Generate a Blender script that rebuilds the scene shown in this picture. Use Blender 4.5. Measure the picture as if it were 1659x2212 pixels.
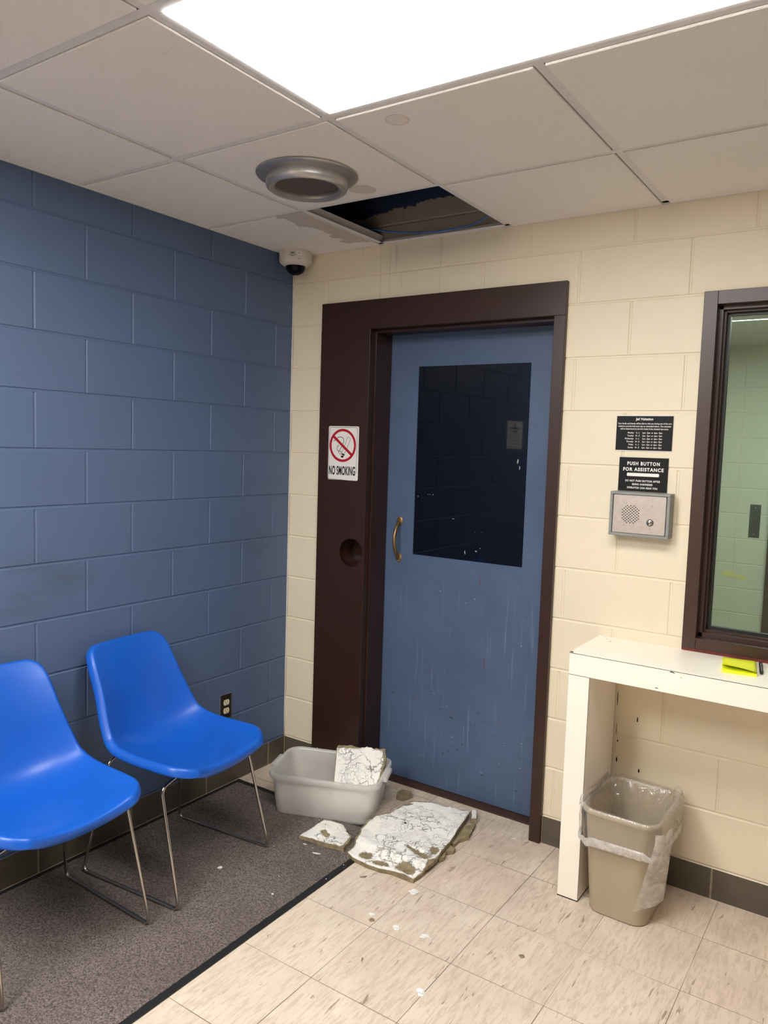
import bpy, bmesh, math, random
from mathutils import Vector, Matrix
from mathutils.geometry import delaunay_2d_cdt
PI = math.pi
rnd = random.Random(7)
for o in list(bpy.data.objects): bpy.data.objects.remove(o)
SC = bpy.context.scene
COL = SC.collection

# ------------------------------------------------------------------ camera
FPX, IW, IH = 1664.83, 1659, 2212
yaw, pitch, roll = 0.592724, -0.0849523, 0.0314618
fwd = Vector((-math.sin(yaw)*math.cos(pitch), math.cos(yaw)*math.cos(pitch), math.sin(pitch)))
rt0 = Vector((math.cos(yaw), math.sin(yaw), 0)); up0 = rt0.cross(fwd)
rt = rt0*math.cos(roll) + up0*math.sin(roll); up = up0*math.cos(roll) - rt0*math.sin(roll)
cd = bpy.data.cameras.new('camera'); cam = bpy.data.objects.new('camera', cd); COL.objects.link(cam)
cd.sensor_fit = 'VERTICAL'; cd.sensor_height = 24.0; cd.lens = FPX/IH*24.0
cd.clip_start = 0.05
M = Matrix((rt, up, -fwd)).transposed().to_4x4(); M.translation = Vector((2.5081, -2.88159, 1.58469))
cam.matrix_world = M; SC.camera = cam

# ------------------------------------------------------------------ world, lights, exposure
w = bpy.data.worlds.new('world'); SC.world = w; w.use_nodes = True
w.node_tree.nodes['Background'].inputs[0].default_value = (0.5, 0.48, 0.45, 1)
w.node_tree.nodes['Background'].inputs[1].default_value = 0.02
SC.view_settings.view_transform = 'Standard'; SC.view_settings.look = 'None'
SC.view_settings.gamma = 1.0; SC.view_settings.use_curve_mapping = False
SC.view_settings.exposure = 0.0
PANEL_E = 19.2          # emission of the ceiling light diffusers
PANEL_E2 = 37.5
PANEL_COL = (1.0, 0.99, 0.965)
SC.cycles.max_bounces = 16; SC.cycles.diffuse_bounces = 12; SC.cycles.transparent_max_bounces = 16
SC.cycles.sample_clamp_indirect = 6.0
SC.cycles.use_denoising = True

HC = 2.473            # ceiling height
HB = 0.115            # first block joint
CH = 0.2032
XR, YF = 3.95, -4.20  # right wall, wall behind the viewer

# ------------------------------------------------------------------ helpers
def lin(r, g, b):
    f = lambda c: (c/255/12.92) if c/255 <= 0.04045 else ((c/255+0.055)/1.055)**2.4
    return (f(r), f(g), f(b), 1)
class NT:
    def __init__(s, name):
        m = bpy.data.materials.new(name); m.use_nodes = True; s.m = m; s.t = m.node_tree
        s.b = s.t.nodes['Principled BSDF']; s.out = s.t.nodes['Material Output']
    def n(s, typ, **kw):
        nd = s.t.nodes.new(typ)
        for k, v in kw.items(): setattr(nd, k, v)
        return nd
    def l(s, a, b): s.t.links.new(a, b)
    def val(s, nd, k, v):
        if hasattr(v, 'is_linked') or isinstance(v, bpy.types.NodeSocket): s.l(v, nd.inputs[k])
        else: nd.inputs[k].default_value = v
    def pos(s, scale=(1, 1, 1), loc=(0, 0, 0), kind='Object'):
        tc = s.n('ShaderNodeTexCoord'); mp = s.n('ShaderNodeMapping')
        s.l(tc.outputs[kind], mp.inputs[0]); mp.inputs['Scale'].default_value = scale; mp.inputs['Location'].default_value = loc
        return mp.outputs[0]
    def noise(s, scale, detail=3, rough=0.55, vec=None, dist=0):
        nd = s.n('ShaderNodeTexNoise'); nd.inputs['Scale'].default_value = scale
        nd.inputs['Detail'].default_value = detail; nd.inputs['Roughness'].default_value = rough
        nd.inputs['Distortion'].default_value = dist
        s.l(vec if vec is not None else s.pos(), nd.inputs['Vector']); return nd.outputs['Fac']
    def voro(s, scale, vec=None, feature='DISTANCE_TO_EDGE'):
        nd = s.n('ShaderNodeTexVoronoi', feature=feature); nd.inputs['Scale'].default_value = scale
        s.l(vec if vec is not None else s.pos(), nd.inputs['Vector']); return nd.outputs['Distance']
    def ramp(s, fac, stops):
        r = s.n('ShaderNodeValToRGB'); s.l(fac, r.inputs[0]); e = r.color_ramp.elements
        while len(e) < len(stops): e.new(0.5)
        for i, (p, c) in enumerate(stops):
            e[i].position = p; e[i].color = c if isinstance(c, tuple) else (c, c, c, 1)
        return r.outputs[0]
    def mth(s, op, a, b=0.0, c=0.0):
        nd = s.n('ShaderNodeMath', operation=op)
        for i, v in enumerate((a, b, c)): s.val(nd, i, v)
        return nd.outputs[0]
    def mix(s, fac, a, b, mode='MIX'):
        nd = s.n('ShaderNodeMix', data_type='RGBA', blend_type=mode)
        s.val(nd, 0, fac); s.val(nd, 6, a); s.val(nd, 7, b); return nd.outputs[2]
    def sep(s, v=None):
        nd = s.n('ShaderNodeSeparateXYZ'); s.l(v if v is not None else s.pos(), nd.inputs[0]); return nd.outputs
    def bump(s, h, strength=0.3, dist=0.002, prev=None):
        nd = s.n('ShaderNodeBump'); nd.inputs['Strength'].default_value = strength; nd.inputs['Distance'].default_value = dist
        s.l(h, nd.inputs['Height'])
        if prev is not None: s.l(prev, nd.inputs['Normal'])
        s.l(nd.outputs[0], s.b.inputs['Normal']); return nd.outputs[0]
    def fres(s, f0, normal=None):
        lw = s.n('ShaderNodeLayerWeight'); lw.inputs['Blend'].default_value = 0.5
        if normal is not None: s.l(normal, lw.inputs['Normal'])
        return s.mth('ADD', f0, s.mth('MULTIPLY', 1-f0, s.mth('POWER', lw.outputs['Facing'], 5.0)))
    def set(s, **kw):
        for k, v in kw.items():
            k = {'color': 'Base Color', 'rough': 'Roughness', 'metal': 'Metallic', 'spec': 'Specular IOR Level', 'coat': 'Coat Weight',
                 'trans': 'Transmission Weight', 'ior': 'IOR', 'alpha': 'Alpha', 'em': 'Emission Color', 'ems': 'Emission Strength',
                 'coatr': 'Coat Roughness', 'sss': 'Subsurface Weight'}[k]
            s.val(s.b, k, v)
        return s
def simple(name, color, rough=0.5, metal=0.0, spec=0.5, var=0.06, vs=30, bs=None, bstr=0.15, bd=0.001):
    t = NT(name); n = t.noise(vs, 3)
    c2 = tuple(max(0, c*(1-var*2)) for c in color[:3]) + (1,); c3 = tuple(min(1, c*(1+var)) for c in color[:3]) + (1,)
    t.set(color=t.ramp(n, [(0.25, c2), (0.75, c3)]), rough=rough, metal=metal, spec=spec)
    t.bump(t.noise(bs or vs*8, 2), bstr, bd)
    return t.m

def link_mesh(name, verts, faces, mat=None, parent=None, smooth=False, mats=None, midx=None):
    me = bpy.data.meshes.new(name); me.from_pydata([tuple(v) for v in verts], [], faces); me.update()
    o = bpy.data.objects.new(name, me); COL.objects.link(o)
    for m in (mats or ([mat] if mat else [])): me.materials.append(m)
    if midx:
        for p, i in zip(me.polygons, midx): p.material_index = i
    if smooth:
        for p in me.polygons: p.use_smooth = True
    if parent: o.parent = parent
    return o
def bm_obj(name, bm, mat=None, parent=None, smooth=False, angle=None):
    bmesh.ops.recalc_face_normals(bm, faces=bm.faces)
    me = bpy.data.meshes.new(name); bm.to_mesh(me); bm.free()
    o = bpy.data.objects.new(name, me); COL.objects.link(o)
    if mat: me.materials.append(mat)
    if smooth:
        for p in me.polygons: p.use_smooth = True
        if angle: me.set_sharp_from_angle(angle=angle)
    if parent: o.parent = parent
    return o
def add_box(bm, x0, x1, y0, y1, z0, z1, bev=0.0, seg=2, mtx=None):
    b = bmesh.new()
    vs = [b.verts.new((x, y, z)) for x in (x0, x1) for y in (y0, y1) for z in (z0, z1)]
    for f in ((0, 1, 3, 2), (4, 6, 7, 5), (0, 4, 5, 1), (2, 3, 7, 6), (0, 2, 6, 4), (1, 5, 7, 3)): b.faces.new([vs[i] for i in f])
    bmesh.ops.recalc_face_normals(b, faces=b.faces)
    if bev > 0: bmesh.ops.bevel(b, geom=b.edges[:], offset=bev, segments=seg, affect='EDGES', profile=0.5)
    if mtx: b.transform(mtx)
    me = bpy.data.meshes.new('t'); b.to_mesh(me); b.free(); bm.from_mesh(me); bpy.data.meshes.remove(me)
def box(name, x0, x1, y0, y1, z0, z1, mat, parent=None, bev=0.0, seg=2):
    bm = bmesh.new(); add_box(bm, x0, x1, y0, y1, z0, z1, bev, seg)
    return bm_obj(name, bm, mat, parent, smooth=bev > 0, angle=0.6 if bev > 0 else None)
def fillet(pts, r, n=6):
    out = [Vector(pts[0])]
    for a, b, c in zip(pts, pts[1:], pts[2:]):
        a, b, c = Vector(a), Vector(b), Vector(c); u = (a-b); v = (c-b)
        k = min(r, u.length*0.45, v.length*0.45); p = b+u.normalized()*k; q = b+v.normalized()*k
        for i in range(n+1):
            t = i/n; out.append(p*(1-t)**2 + b*2*t*(1-t) + q*t*t)
    out.append(Vector(pts[-1])); return out
def add_tube(bm, pts, r, n=10, caps=True):
    pts = [Vector(p) for p in pts]; rs = r if isinstance(r, (list, tuple)) else [r]*len(pts)
    t0 = (pts[1]-pts[0]).normalized(); nrm = t0.orthogonal().normalized(); rings = []
    for i, p in enumerate(pts):
        t = (pts[min(i+1, len(pts)-1)]-pts[max(i-1, 0)]).normalized()
        nrm = (nrm - t*nrm.dot(t)).normalized(); bn = t.cross(nrm)
        rings.append([bm.verts.new(p + (nrm*math.cos(2*PI*k/n)+bn*math.sin(2*PI*k/n))*rs[i]) for k in range(n)])
    for a, b in zip(rings, rings[1:]):
        for k in range(n): bm.faces.new((a[k], a[(k+1) % n], b[(k+1) % n], b[k]))
    if caps: bm.faces.new(rings[0][::-1]); bm.faces.new(rings[-1])
def add_lathe(bm, prof, n=48, mtx=None, close=False):
    b = bmesh.new(); rings = []
    for r, z in prof:
        rings.append([b.verts.new((r*math.cos(2*PI*k/n), r*math.sin(2*PI*k/n), z)) for k in range(n)] if r > 1e-6 else [b.verts.new((0, 0, z))])
    for a, c in zip(rings, rings[1:]):
        for k in range(n):
            k2 = (k+1) % n
            if len(a) == 1 and len(c) == 1: continue
            if len(a) == 1: b.faces.new((a[0], c[k], c[k2]))
            elif len(c) == 1: b.faces.new((a[k], a[k2], c[0]))
            else: b.faces.new((a[k], a[k2], c[k2], c[k]))
    if mtx: b.transform(mtx)
    me = bpy.data.meshes.new('t'); b.to_mesh(me); b.free(); bm.from_mesh(me); bpy.data.meshes.remove(me)
def lathe(name, prof, mat, parent=None, n=48, mtx=None, angle=0.7):
    bm = bmesh.new(); add_lathe(bm, prof, n, mtx); return bm_obj(name, bm, mat, parent, True, angle)
def inside(pt, poly):
    x, y = pt; c = False; j = len(poly)-1
    for i in range(len(poly)):
        xi, yi = poly[i]; xj, yj = poly[j]
        if (yi > y) != (yj > y) and x < (xj-xi)*(y-yi)/(yj-yi)+xi: c = not c
        j = i
    return c
def jag(poly, step, amp, r):
    """densify an outline and roughen it"""
    out = []
    for a, b in zip(poly, poly[1:]+poly[:1]):
        am = amp
        if len(a) > 2: am = amp*a[2]
        d = math.hypot(b[0]-a[0], b[1]-a[1]); n = max(1, int(d/step))
        for i in range(n):
            t = i/n; x = a[0]+(b[0]-a[0])*t; y = a[1]+(b[1]-a[1])*t
            k = am*(1 if i else 0.4)
            out.append((x+r.uniform(-k, k), y+r.uniform(-k, k)))
    return out
def tri_region(poly, holes=(), grid=0.0):
    vs = [Vector(p) for p in poly]; ed = [(i, (i+1) % len(poly)) for i in range(len(poly))]
    for h in holes:
        b = len(vs); vs += [Vector(p) for p in h]; ed += [(b+i, b+(i+1) % len(h)) for i in range(len(h))]
    if grid:
        xs = [p[0] for p in poly]; ys = [p[1] for p in poly]
        nx = int((max(xs)-min(xs))/grid)+1; ny = int((max(ys)-min(ys))/grid)+1
        for i in range(nx):
            for j in range(ny):
                q = (min(xs)+(i+0.5+0.3*rnd.uniform(-1, 1))*grid, min(ys)+(j+0.5+0.3*rnd.uniform(-1, 1))*grid)
                if inside(q, poly) and not any(inside(q, h) for h in holes): vs.append(Vector(q))
    V, E_, F, *_ = delaunay_2d_cdt(vs, ed, [], 0, 1e-6)
    fs = []
    for f in F:
        c = ((sum(V[i][0] for i in f))/len(f), (sum(V[i][1] for i in f))/len(f))
        if inside(c, poly) and not any(inside(c, h) for h in holes): fs.append(list(f))
    return V, fs
def slab(name, poly, zf, thick, mat, parent=None, holes=(), grid=0.02, smooth=False, mtx=None, edge_mat=None):
    """solid sheet over a 2-D region: top at zf(x,y), thickness below it"""
    V, F = tri_region(poly, holes, grid); used = sorted({i for f in F for i in f}); mp = {i: k for k, i in enumerate(used)}
    n = len(used); top = [Vector((V[i][0], V[i][1], zf(V[i][0], V[i][1]))) for i in used]
    bot = [v-Vector((0, 0, thick)) for v in top]
    F = [[mp[i] for i in f] for f in F]
    # orientation
    G = []
    for f in F:
        a, b, c = top[f[0]], top[f[1]], top[f[2]]
        G.append(f if (b-a).cross(c-a).z > 0 else f[::-1])
    cnt = {}
    for f in G:
        for a, b in zip(f, f[1:]+f[:1]): cnt[(a, b)] = cnt.get((a, b), 0)+1
    side = [(a, b) for (a, b) in cnt if (b, a) not in cnt]
    faces = [tuple(f) for f in G] + [tuple(i+n for i in f[::-1]) for f in G] + [(a, a+n, b+n, b) for a, b in side]
    vv = top+bot
    if mtx: vv = [mtx @ v for v in vv]
    mi = [0]*len(G) + [0 if not edge_mat else 1]*len(G) + [0 if not edge_mat else 1]*len(side)
    o = link_mesh(name, vv, faces, mats=[mat]+([edge_mat] if edge_mat else []), midx=mi, parent=parent)
    if smooth:
        for p in o.data.polygons[:len(G)]: p.use_smooth = True
    return o
WALLM = Matrix(((1, 0, 0, 0), (0, 0, -1, 0), (0, 1, 0, 0), (0, 0, 0, 1)))   # (u, v, out) -> x=u, z=v, y=-out
def plate(name, poly, out0, thick, mat, parent=None, holes=(), mtx=WALLM):
    return slab(name, poly, lambda x, y: out0+thick, thick, mat, parent, holes, 0, mtx=mtx)
def rrect(x0, x1, y0, y1, r, n=6):
    pts = []
    for cx, cy, a0 in ((x1-r, y0+r, -90), (x1-r, y1-r, 0), (x0+r, y1-r, 90), (x0+r, y0+r, 180)):
        for i in range(n+1):
            a = math.radians(a0+90*i/n); pts.append((cx+r*math.cos(a), cy+r*math.sin(a)))
    return pts
def circ(cx, cy, r, n=32, ry=None): return [(cx+r*math.cos(2*PI*i/n), cy+(ry or r)*math.sin(2*PI*i/n)) for i in range(n)]
def thing(name, label, cat, loc=(0, 0, 0), rz=0, group=None):
    o = bpy.data.objects.new(name, None); COL.objects.link(o); o.empty_display_size = 0.05
    o.location = loc; o.rotation_euler = (0, 0, rz); o['label'] = label; o['category'] = cat
    if group: o['group'] = group
    return o
def tag(o, label, cat, group=None):
    o['label'] = label; o['category'] = cat
    if group: o['group'] = group
    return o
def struct(o): o['kind'] = 'structure'; return o
def sroot(name, loc=(0, 0, 0)):
    o = bpy.data.objects.new(name, None); COL.objects.link(o); o.location = loc; o['kind'] = 'structure'; return o
def text_geo(bm, s, x, z, size, y, sx=1.0, bold=0.0, align='CENTER', width=None, spacing=1.0, extr=0.0003, mtx=None):
    """lettering on a wall facing -y; x = anchor, z = baseline"""
    cu = bpy.data.curves.new('t', 'FONT'); cu.body = s; cu.size = size; cu.align_x = align; cu.offset = bold; cu.extrude = extr
    cu.space_character = spacing; cu.resolution_u = 5
    o = bpy.data.objects.new('t', cu); COL.objects.link(o)
    dg = bpy.context.evaluated_depsgraph_get(); dg.update()
    me = bpy.data.meshes.new_from_object(o.evaluated_get(dg))
    if width:
        xs = [v.co.x for v in me.vertices]; sx = width/(max(xs)-min(xs))
    T = mtx or (Matrix.Translation((x, y, z)) @ Matrix.Rotation(PI/2, 4, 'X'))
    me.transform(T @ Matrix.Diagonal((sx, 1, 1, 1)))
    bm.from_mesh(me); bpy.data.objects.remove(o); bpy.data.curves.remove(cu); bpy.data.meshes.remove(me)
def stroke(bm, pts, wd, y, T):
    """flat inked line; pts mapped by T to (x,z)"""
    P = [Vector(T(*p)) for p in pts]
    if len(P) > 7:
        Q = []
        for i in range(len(P)-1):
            a, b, c, d = P[max(i-1, 0)], P[i], P[i+1], P[min(i+2, len(P)-1)]
            for k in range(4):
                u = k/4; Q.append(0.5*((2*b)+(-a+c)*u+(2*a-5*b+4*c-d)*u*u+(-a+3*b-3*c+d)*u**3))
        P = Q+[P[-1]]
    for a, b in zip(P, P[1:]):
        d = (b-a); 
        if d.length < 1e-6: continue
        n = Vector((-d.y, d.x)).normalized()*wd/2; e = d.normalized()*wd*0.25
        vs = [bm.verts.new((q.x, y, q.y)) for q in (a-e+n, a-e-n, b+e-n, b+e+n)]
        bm.faces.new(vs)

# ------------------------------------------------------------------ materials
def wall_paint(name, col, dirt, rough=0.42, extra=None):
    t = NT(name); P = t.pos()
    c = t.ramp(t.noise(2.2, 4, 0.6, P), [(0.3, tuple(x*0.94 for x in col[:3])+(1,)), (0.7, col)])
    sp = t.ramp(t.noise(95, 2, 0.6, P), [(0.735, 0.0), (0.80, 1.0)])
    c = t.mix(t.mth('MULTIPLY', sp, 0.35), c, dirt)
    if extra: c = extra(t, c)
    t.set(color=c, rough=t.mth('ADD', rough, t.mth('MULTIPLY', t.noise(25, 3, 0.5, P), 0.16)), spec=0.45)
    b1 = t.bump(t.noise(260, 3, 0.65, P), 0.22, 0.0015)
    pits = t.ramp(t.noise(70, 2, 0.6, P), [(0.24, 0.0), (0.32, 1.0)])
    t.bump(pits, 0.35, 0.0012, b1)
    return t.m
def blue_extra(t, c):
    # grubby smears at shoulder height of the seats
    s = t.sep(); smz = t.mth('SUBTRACT', 1.0, t.mth('MULTIPLY', t.mth('ABSOLUTE', t.mth('SUBTRACT', s[2], 1.05)), 6.5))
    n = t.ramp(t.noise(2.3, 3, 0.6, t.pos((1, 1.2, 3), (0.3, 0.9, 0))), [(0.5, 0.0), (0.68, 1.0)])
    f = t.mth('MULTIPLY', t.mth('MAXIMUM', smz, 0.0), n)
    return t.mix(t.mth('MULTIPLY', f, 0.5), c, lin(70, 74, 72))
def cream_extra(t, c):
    s = t.sep()
    # bare / dark-painted block above the ceiling line
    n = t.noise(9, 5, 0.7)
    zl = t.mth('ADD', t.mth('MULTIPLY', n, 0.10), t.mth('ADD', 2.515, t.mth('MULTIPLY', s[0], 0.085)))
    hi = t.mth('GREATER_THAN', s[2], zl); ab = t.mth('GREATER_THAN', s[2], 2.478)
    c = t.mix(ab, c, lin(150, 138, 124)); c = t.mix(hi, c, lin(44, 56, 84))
    # thin drip marks under the missing ceiling tile
    dx = t.noise(46, 2, 0.5, t.pos((1, 0, 0.02))); dr = t.ramp(dx, [(0.60, 0.0), (0.64, 1.0)])
    mx = t.mth('MULTIPLY', t.mth('GREATER_THAN', s[0], 0.5), t.mth('LESS_THAN', s[0], 0.86))
    mz = t.mth('MULTIPLY', t.mth('GREATER_THAN', s[2], 2.24), t.mth('LESS_THAN', s[2], 2.47))
    return t.mix(t.mth('MULTIPLY', t.mth('MULTIPLY', dr, 0.16), t.mth('MULTIPLY', mx, mz)), c, lin(120, 96, 60))
M_BLUE = wall_paint('blue_block_paint', lin(83, 101, 132), lin(58, 71, 94), 0.40, blue_extra)
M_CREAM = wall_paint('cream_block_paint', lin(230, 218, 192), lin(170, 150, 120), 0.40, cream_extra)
M_CREAM2 = wall_paint('cream_side_paint', lin(226, 213, 188), lin(180, 160, 130))
M_MINT = wall_paint('far_room_paint', lin(218, 216, 202), lin(180, 170, 150), 0.5)
def base_mat(name, off, axis):
    t = NT(name); s = t.sep(); P = t.pos()
    q = t.mth('ABSOLUTE', t.mth('SUBTRACT', t.mth('FRACT', t.mth('ADD', t.mth('DIVIDE', t.mth('SUBTRACT', s[axis], off), 0.4064), 0.5)), 0.5))
    q = t.mth('ADD', q, t.mth('MULTIPLY', t.mth('SUBTRACT', t.noise(60, 3), 0.5), 0.008))
    j = t.mth('LESS_THAN', q, 0.009)
    c = t.ramp(t.noise(7, 4, 0.6, P), [(0.3, lin(78, 71, 60)), (0.7, lin(92, 84, 72))])
    t.set(color=t.mix(t.mth('MULTIPLY', j, 0.8), c, lin(150, 138, 116)), rough=0.45)
    t.bump(t.noise(90, 3), 0.3, 0.002); return t.m
M_BASEL = base_mat('brown_base_left', -0.1195, 1); M_BASEB = base_mat('brown_base_back', 0.0049, 0)
def floor_mat_():
    t = NT('vinyl_floor_tiles'); s = t.sep(); P = t.pos()
    def seam(a, off, wd):
        q = t.mth('DIVIDE', t.mth('SUBTRACT', a, off), 0.3048)
        f = t.mth('ABSOLUTE', t.mth('SUBTRACT', t.mth('FRACT', t.mth('ADD', q, 0.5)), 0.5))
        return t.mth('LESS_THAN', f, wd), t.mth('FLOOR', q)
    wn = t.mth('MULTIPLY', t.ramp(t.noise(1.9, 2), [(0.35, 0.15), (0.65, 1.0)]), 0.0045)
    sx, ix = seam(s[0], 0.2360, wn); sy, iy = seam(s[1], -0.5675, wn)
    cmb = t.n('ShaderNodeCombineXYZ'); t.l(ix, cmb.inputs[0]); t.l(iy, cmb.inputs[1])
    wn_ = t.n('ShaderNodeTexWhiteNoise', noise_dimensions='3D'); t.l(cmb.outputs[0], wn_.inputs['Vector'])
    rv = wn_.outputs['Value']
    # offset the figure per tile
    off = t.n('ShaderNodeVectorMath', operation='SCALE'); t.l(wn_.outputs['Color'], off.inputs[0]); off.inputs['Scale'].default_value = 9
    def fig(sc):
        mp = t.pos(sc); ad = t.n('ShaderNodeVectorMath', operation='ADD'); t.l(mp, ad.inputs[0]); t.l(off.outputs[0], ad.inputs[1]); return ad.outputs[0]
    base = t.ramp(t.noise(6, 4, 0.6, P), [(0.25, lin(208, 191, 172)), (0.75, lin(228, 213, 194))])
    pink = t.ramp(t.noise(3.2, 3, 0.6, fig((1, 0.6, 1))), [(0.52, 0.0), (0.72, 1.0)])
    base = t.mix(t.mth('MULTIPLY', pink, 0.55), base, lin(224, 194, 176))
    fine = t.ramp(t.noise(26, 5, 0.75, fig((3.2, 0.5, 1)), 0.4), [(0.40, 1.0), (0.52, 0.0)])
    base = t.mix(t.mth('MULTIPLY', fine, 0.42), base, lin(160, 136, 116))
    st = t.ramp(t.noise(17, 3, 0.62, fig((3.4, 0.55, 1)), 0.5), [(0.655, 0.0), (0.70, 1.0)])
    base = t.mix(t.mth('MULTIPLY', st, 0.8), base, lin(112, 84, 70))
    wl = t.ramp(t.noise(15, 3, 0.6, fig((2.2, 0.5, 1))), [(0.64, 0.0), (0.72, 1.0)])
    base = t.mix(t.mth('MULTIPLY', wl, 0.35), base, lin(236, 222, 204))
    base = t.mix(0.22, base, t.ramp(rv, [(0.0, lin(206, 190, 172)), (1.0, lin(232, 216, 196))]))
    # grime nearer the door and along the wall
    g = t.mth('MULTIPLY', t.ramp(t.noise(5, 5, 0.7), [(0.35, 0.0), (0.7, 1.0)]), t.ramp(t.mth('ADD', s[1], 1.0), [(0.35, 0.0), (0.95, 1.0)]))
    base = t.mix(t.mth('MULTIPLY', g, 0.45), base, lin(128, 108, 90))
    sm = t.mth('MAXIMUM', sx, sy)
    t.set(color=t.mix(t.mth('MULTIPLY', sm, 0.85), base, lin(74, 58, 46)), rough=t.mth('ADD', 0.36, t.mth('MULTIPLY', t.noise(12, 3), 0.2)), spec=0.4)
    t.bump(t.noise(45, 3), 0.12, 0.002); return t.m
M_FLOOR = floor_mat_()
def ceil_mat():
    t = NT('ceiling_tile_face'); s = t.sep(); P = t.pos()
    c = t.ramp(t.noise(240, 2, 0.6, P), [(0.3, lin(232, 226, 218)), (0.6, lin(242, 237, 230))])
    c = t.mix(0.3, c, t.ramp(t.noise(1.6, 3), [(0.3, lin(230, 221, 209)), (0.7, lin(240, 235, 228))]))
    # water stain on the corner tile: ragged edge, darkest towards the missing tile
    u = t.mth('ADD', s[0], t.mth('MULTIPLY', t.mth('SUBTRACT', t.noise(13, 5, 0.7), 0.5), 0.26))
    u = t.mth('SUBTRACT', u, t.mth('MULTIPLY', t.mth('ABSOLUTE', t.mth('ADD', s[1], 0.22)), -0.10))
    m = t.ramp(u, [(0.405, 0.0), (0.412, 1.0)])
    m = t.mth('MULTIPLY', m, t.mth('LESS_THAN', s[0], 0.50)); m = t.mth('MULTIPLY', m, t.mth('GREATER_THAN', s[1], -0.55))
    m = t.mth('MULTIPLY', m, t.mth('LESS_THAN', t.mth('ADD', s[1], t.mth('MULTIPLY', t.noise(9, 4), 0.1)), -0.035))
    c = t.mix(t.mth('MULTIPLY', m, 0.55), c, lin(158, 144, 126))
    def ring(cx, cy, r, amt, fill):
        dx = t.mth('SUBTRACT', s[0], cx); dy = t.mth('SUBTRACT', s[1], cy)
        d = t.mth('SQRT', t.mth('ADD', t.mth('MULTIPLY', dx, dx), t.mth('MULTIPLY', dy, dy)))
        d = t.mth('ADD', d, t.mth('MULTIPLY', t.mth('SUBTRACT', t.noise(18, 3), 0.5), 0.02))
        f = t.ramp(t.mth('DIVIDE', d, r), [(0.0, fill), (0.78, fill), (0.92, 1.0), (1.0, 0.0)])
        return t.mth('MULTIPLY', f, amt)
    c = t.mix(ring(1.29, -1.066, 0.036, 0.45, 0.35), c, lin(176, 140, 110))
    c = t.mix(ring(0.868, -0.645, 0.05, 0.6, 0.8), c, lin(190, 172, 148))
    c = t.mix(ring(0.02, -1.55, 0.11, 0.12, 0.6), c, lin(190, 166, 130))
    t.set(color=c, rough=0.9, spec=0.15); t.bump(t.noise(420, 2, 0.7, P), 0.5, 0.002); return t.m
M_CEIL = ceil_mat()
M_GRID = simple('grid_metal', lin(222, 217, 213), 0.5, 0.0, 0.4, 0.03)
M_WHITE = simple('white_plastic', lin(214, 208, 198), 0.45)
M_BROWN = simple('brown_gloss_paint', lin(50, 28, 21), 0.33, 0, 0.5, 0.05, 6, 120, 0.06)
M_BROWNW = simple('brown_window_paint', lin(60, 38, 32), 0.34, 0, 0.5, 0.08, 8, 120, 0.08)
def door_paint():
    t = NT('blue_door_paint'); P = t.pos(); s = t.sep()
    c = t.ramp(t.noise(3, 4, 0.6, P), [(0.3, lin(73, 90, 118)), (0.7, lin(83, 100, 130))])
    dr = t.ramp(t.noise(60, 3, 0.6, t.pos((1, 1, 0.035))), [(0.60, 0.0), (0.68, 1.0)])
    lo = t.ramp(s[2], [(0.0, 1.0), (0.95, 1.0), (1.0, 0.0)])
    c = t.mix(t.mth('MULTIPLY', t.mth('MULTIPLY', dr, 0.22), lo), c, lin(150, 168, 190))
    d2 = t.ramp(t.noise(30, 5, 0.7, P), [(0.62, 0.0), (0.70, 1.0)]); z2 = t.ramp(s[2], [(0.15, 1.0), (0.45, 0.0)])
    c = t.mix(t.mth('MULTIPLY', t.mth('MULTIPLY', d2, 0.4), z2), c, lin(56, 66, 84))
    t.set(color=c, rough=0.42, spec=0.45); t.bump(t.noise(160, 2), 0.12, 0.001); return t.m
M_DOOR = door_paint()
M_BLACK = simple('black_plastic', lin(22, 22, 24), 0.45)
M_RUBBER = simple('black_rubber', lin(26, 26, 28), 0.6)
def dark_glass():
    t = NT('dark_door_glass'); t.set(color=t.ramp(t.noise(3, 2), [(0.3, lin(6, 9, 20)), (0.7, lin(7, 10, 22))]), rough=0.03, spec=0.35); return t.m
M_DGLASS = dark_glass()
def green_glass():
    t = NT('green_security_glass'); nt = t.t
    g = t.n('ShaderNodeBsdfGlossy'); g.inputs['Roughness'].default_value = 0.0; g.inputs['Color'].default_value = (0.9, 1, 0.95, 1)
    tr = t.n('ShaderNodeBsdfTransparent')
    sp = t.ramp(t.noise(130, 2, 0.6), [(0.75, 0.0), (0.77, 1.0)])
    tr.inputs['Color'].default_value = (0.69, 0.80, 0.74, 1)
    mx = t.n('ShaderNodeMixShader'); t.l(t.fres(0.03), mx.inputs[0]); t.l(tr.outputs[0], mx.inputs[1]); t.l(g.outputs[0], mx.inputs[2])
    df = t.n('ShaderNodeBsdfDiffuse'); df.inputs['Color'].default_value = lin(225, 232, 222)
    s = t.sep(); hi = t.ramp(t.mth('SUBTRACT', s[2], 0.9), [(0.05, 0.0), (0.3, 0.8)])
    mx2 = t.n('ShaderNodeMixShader'); t.l(t.mth('MULTIPLY', sp, hi), mx2.inputs[0]); t.l(mx.outputs[0], mx2.inputs[1]); t.l(df.outputs[0], mx2.inputs[2])
    t.l(mx2.outputs[0], t.out.inputs[0]); return t.m
M_GGLASS = green_glass()
def emis(name, col, k):
    t = NT(name); e = t.n('ShaderNodeEmission'); n = t.ramp(t.noise(2, 1), [(0.2, tuple(c*0.98 for c in col)+(1,)), (0.8, tuple(col)+(1,))])
    t.l(n, e.inputs[0]); e.inputs[1].default_value = k; t.l(e.outputs[0], t.out.inputs[0]); return t.m
M_PANEL = emis('light_diffuser', PANEL_COL, PANEL_E)
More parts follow.
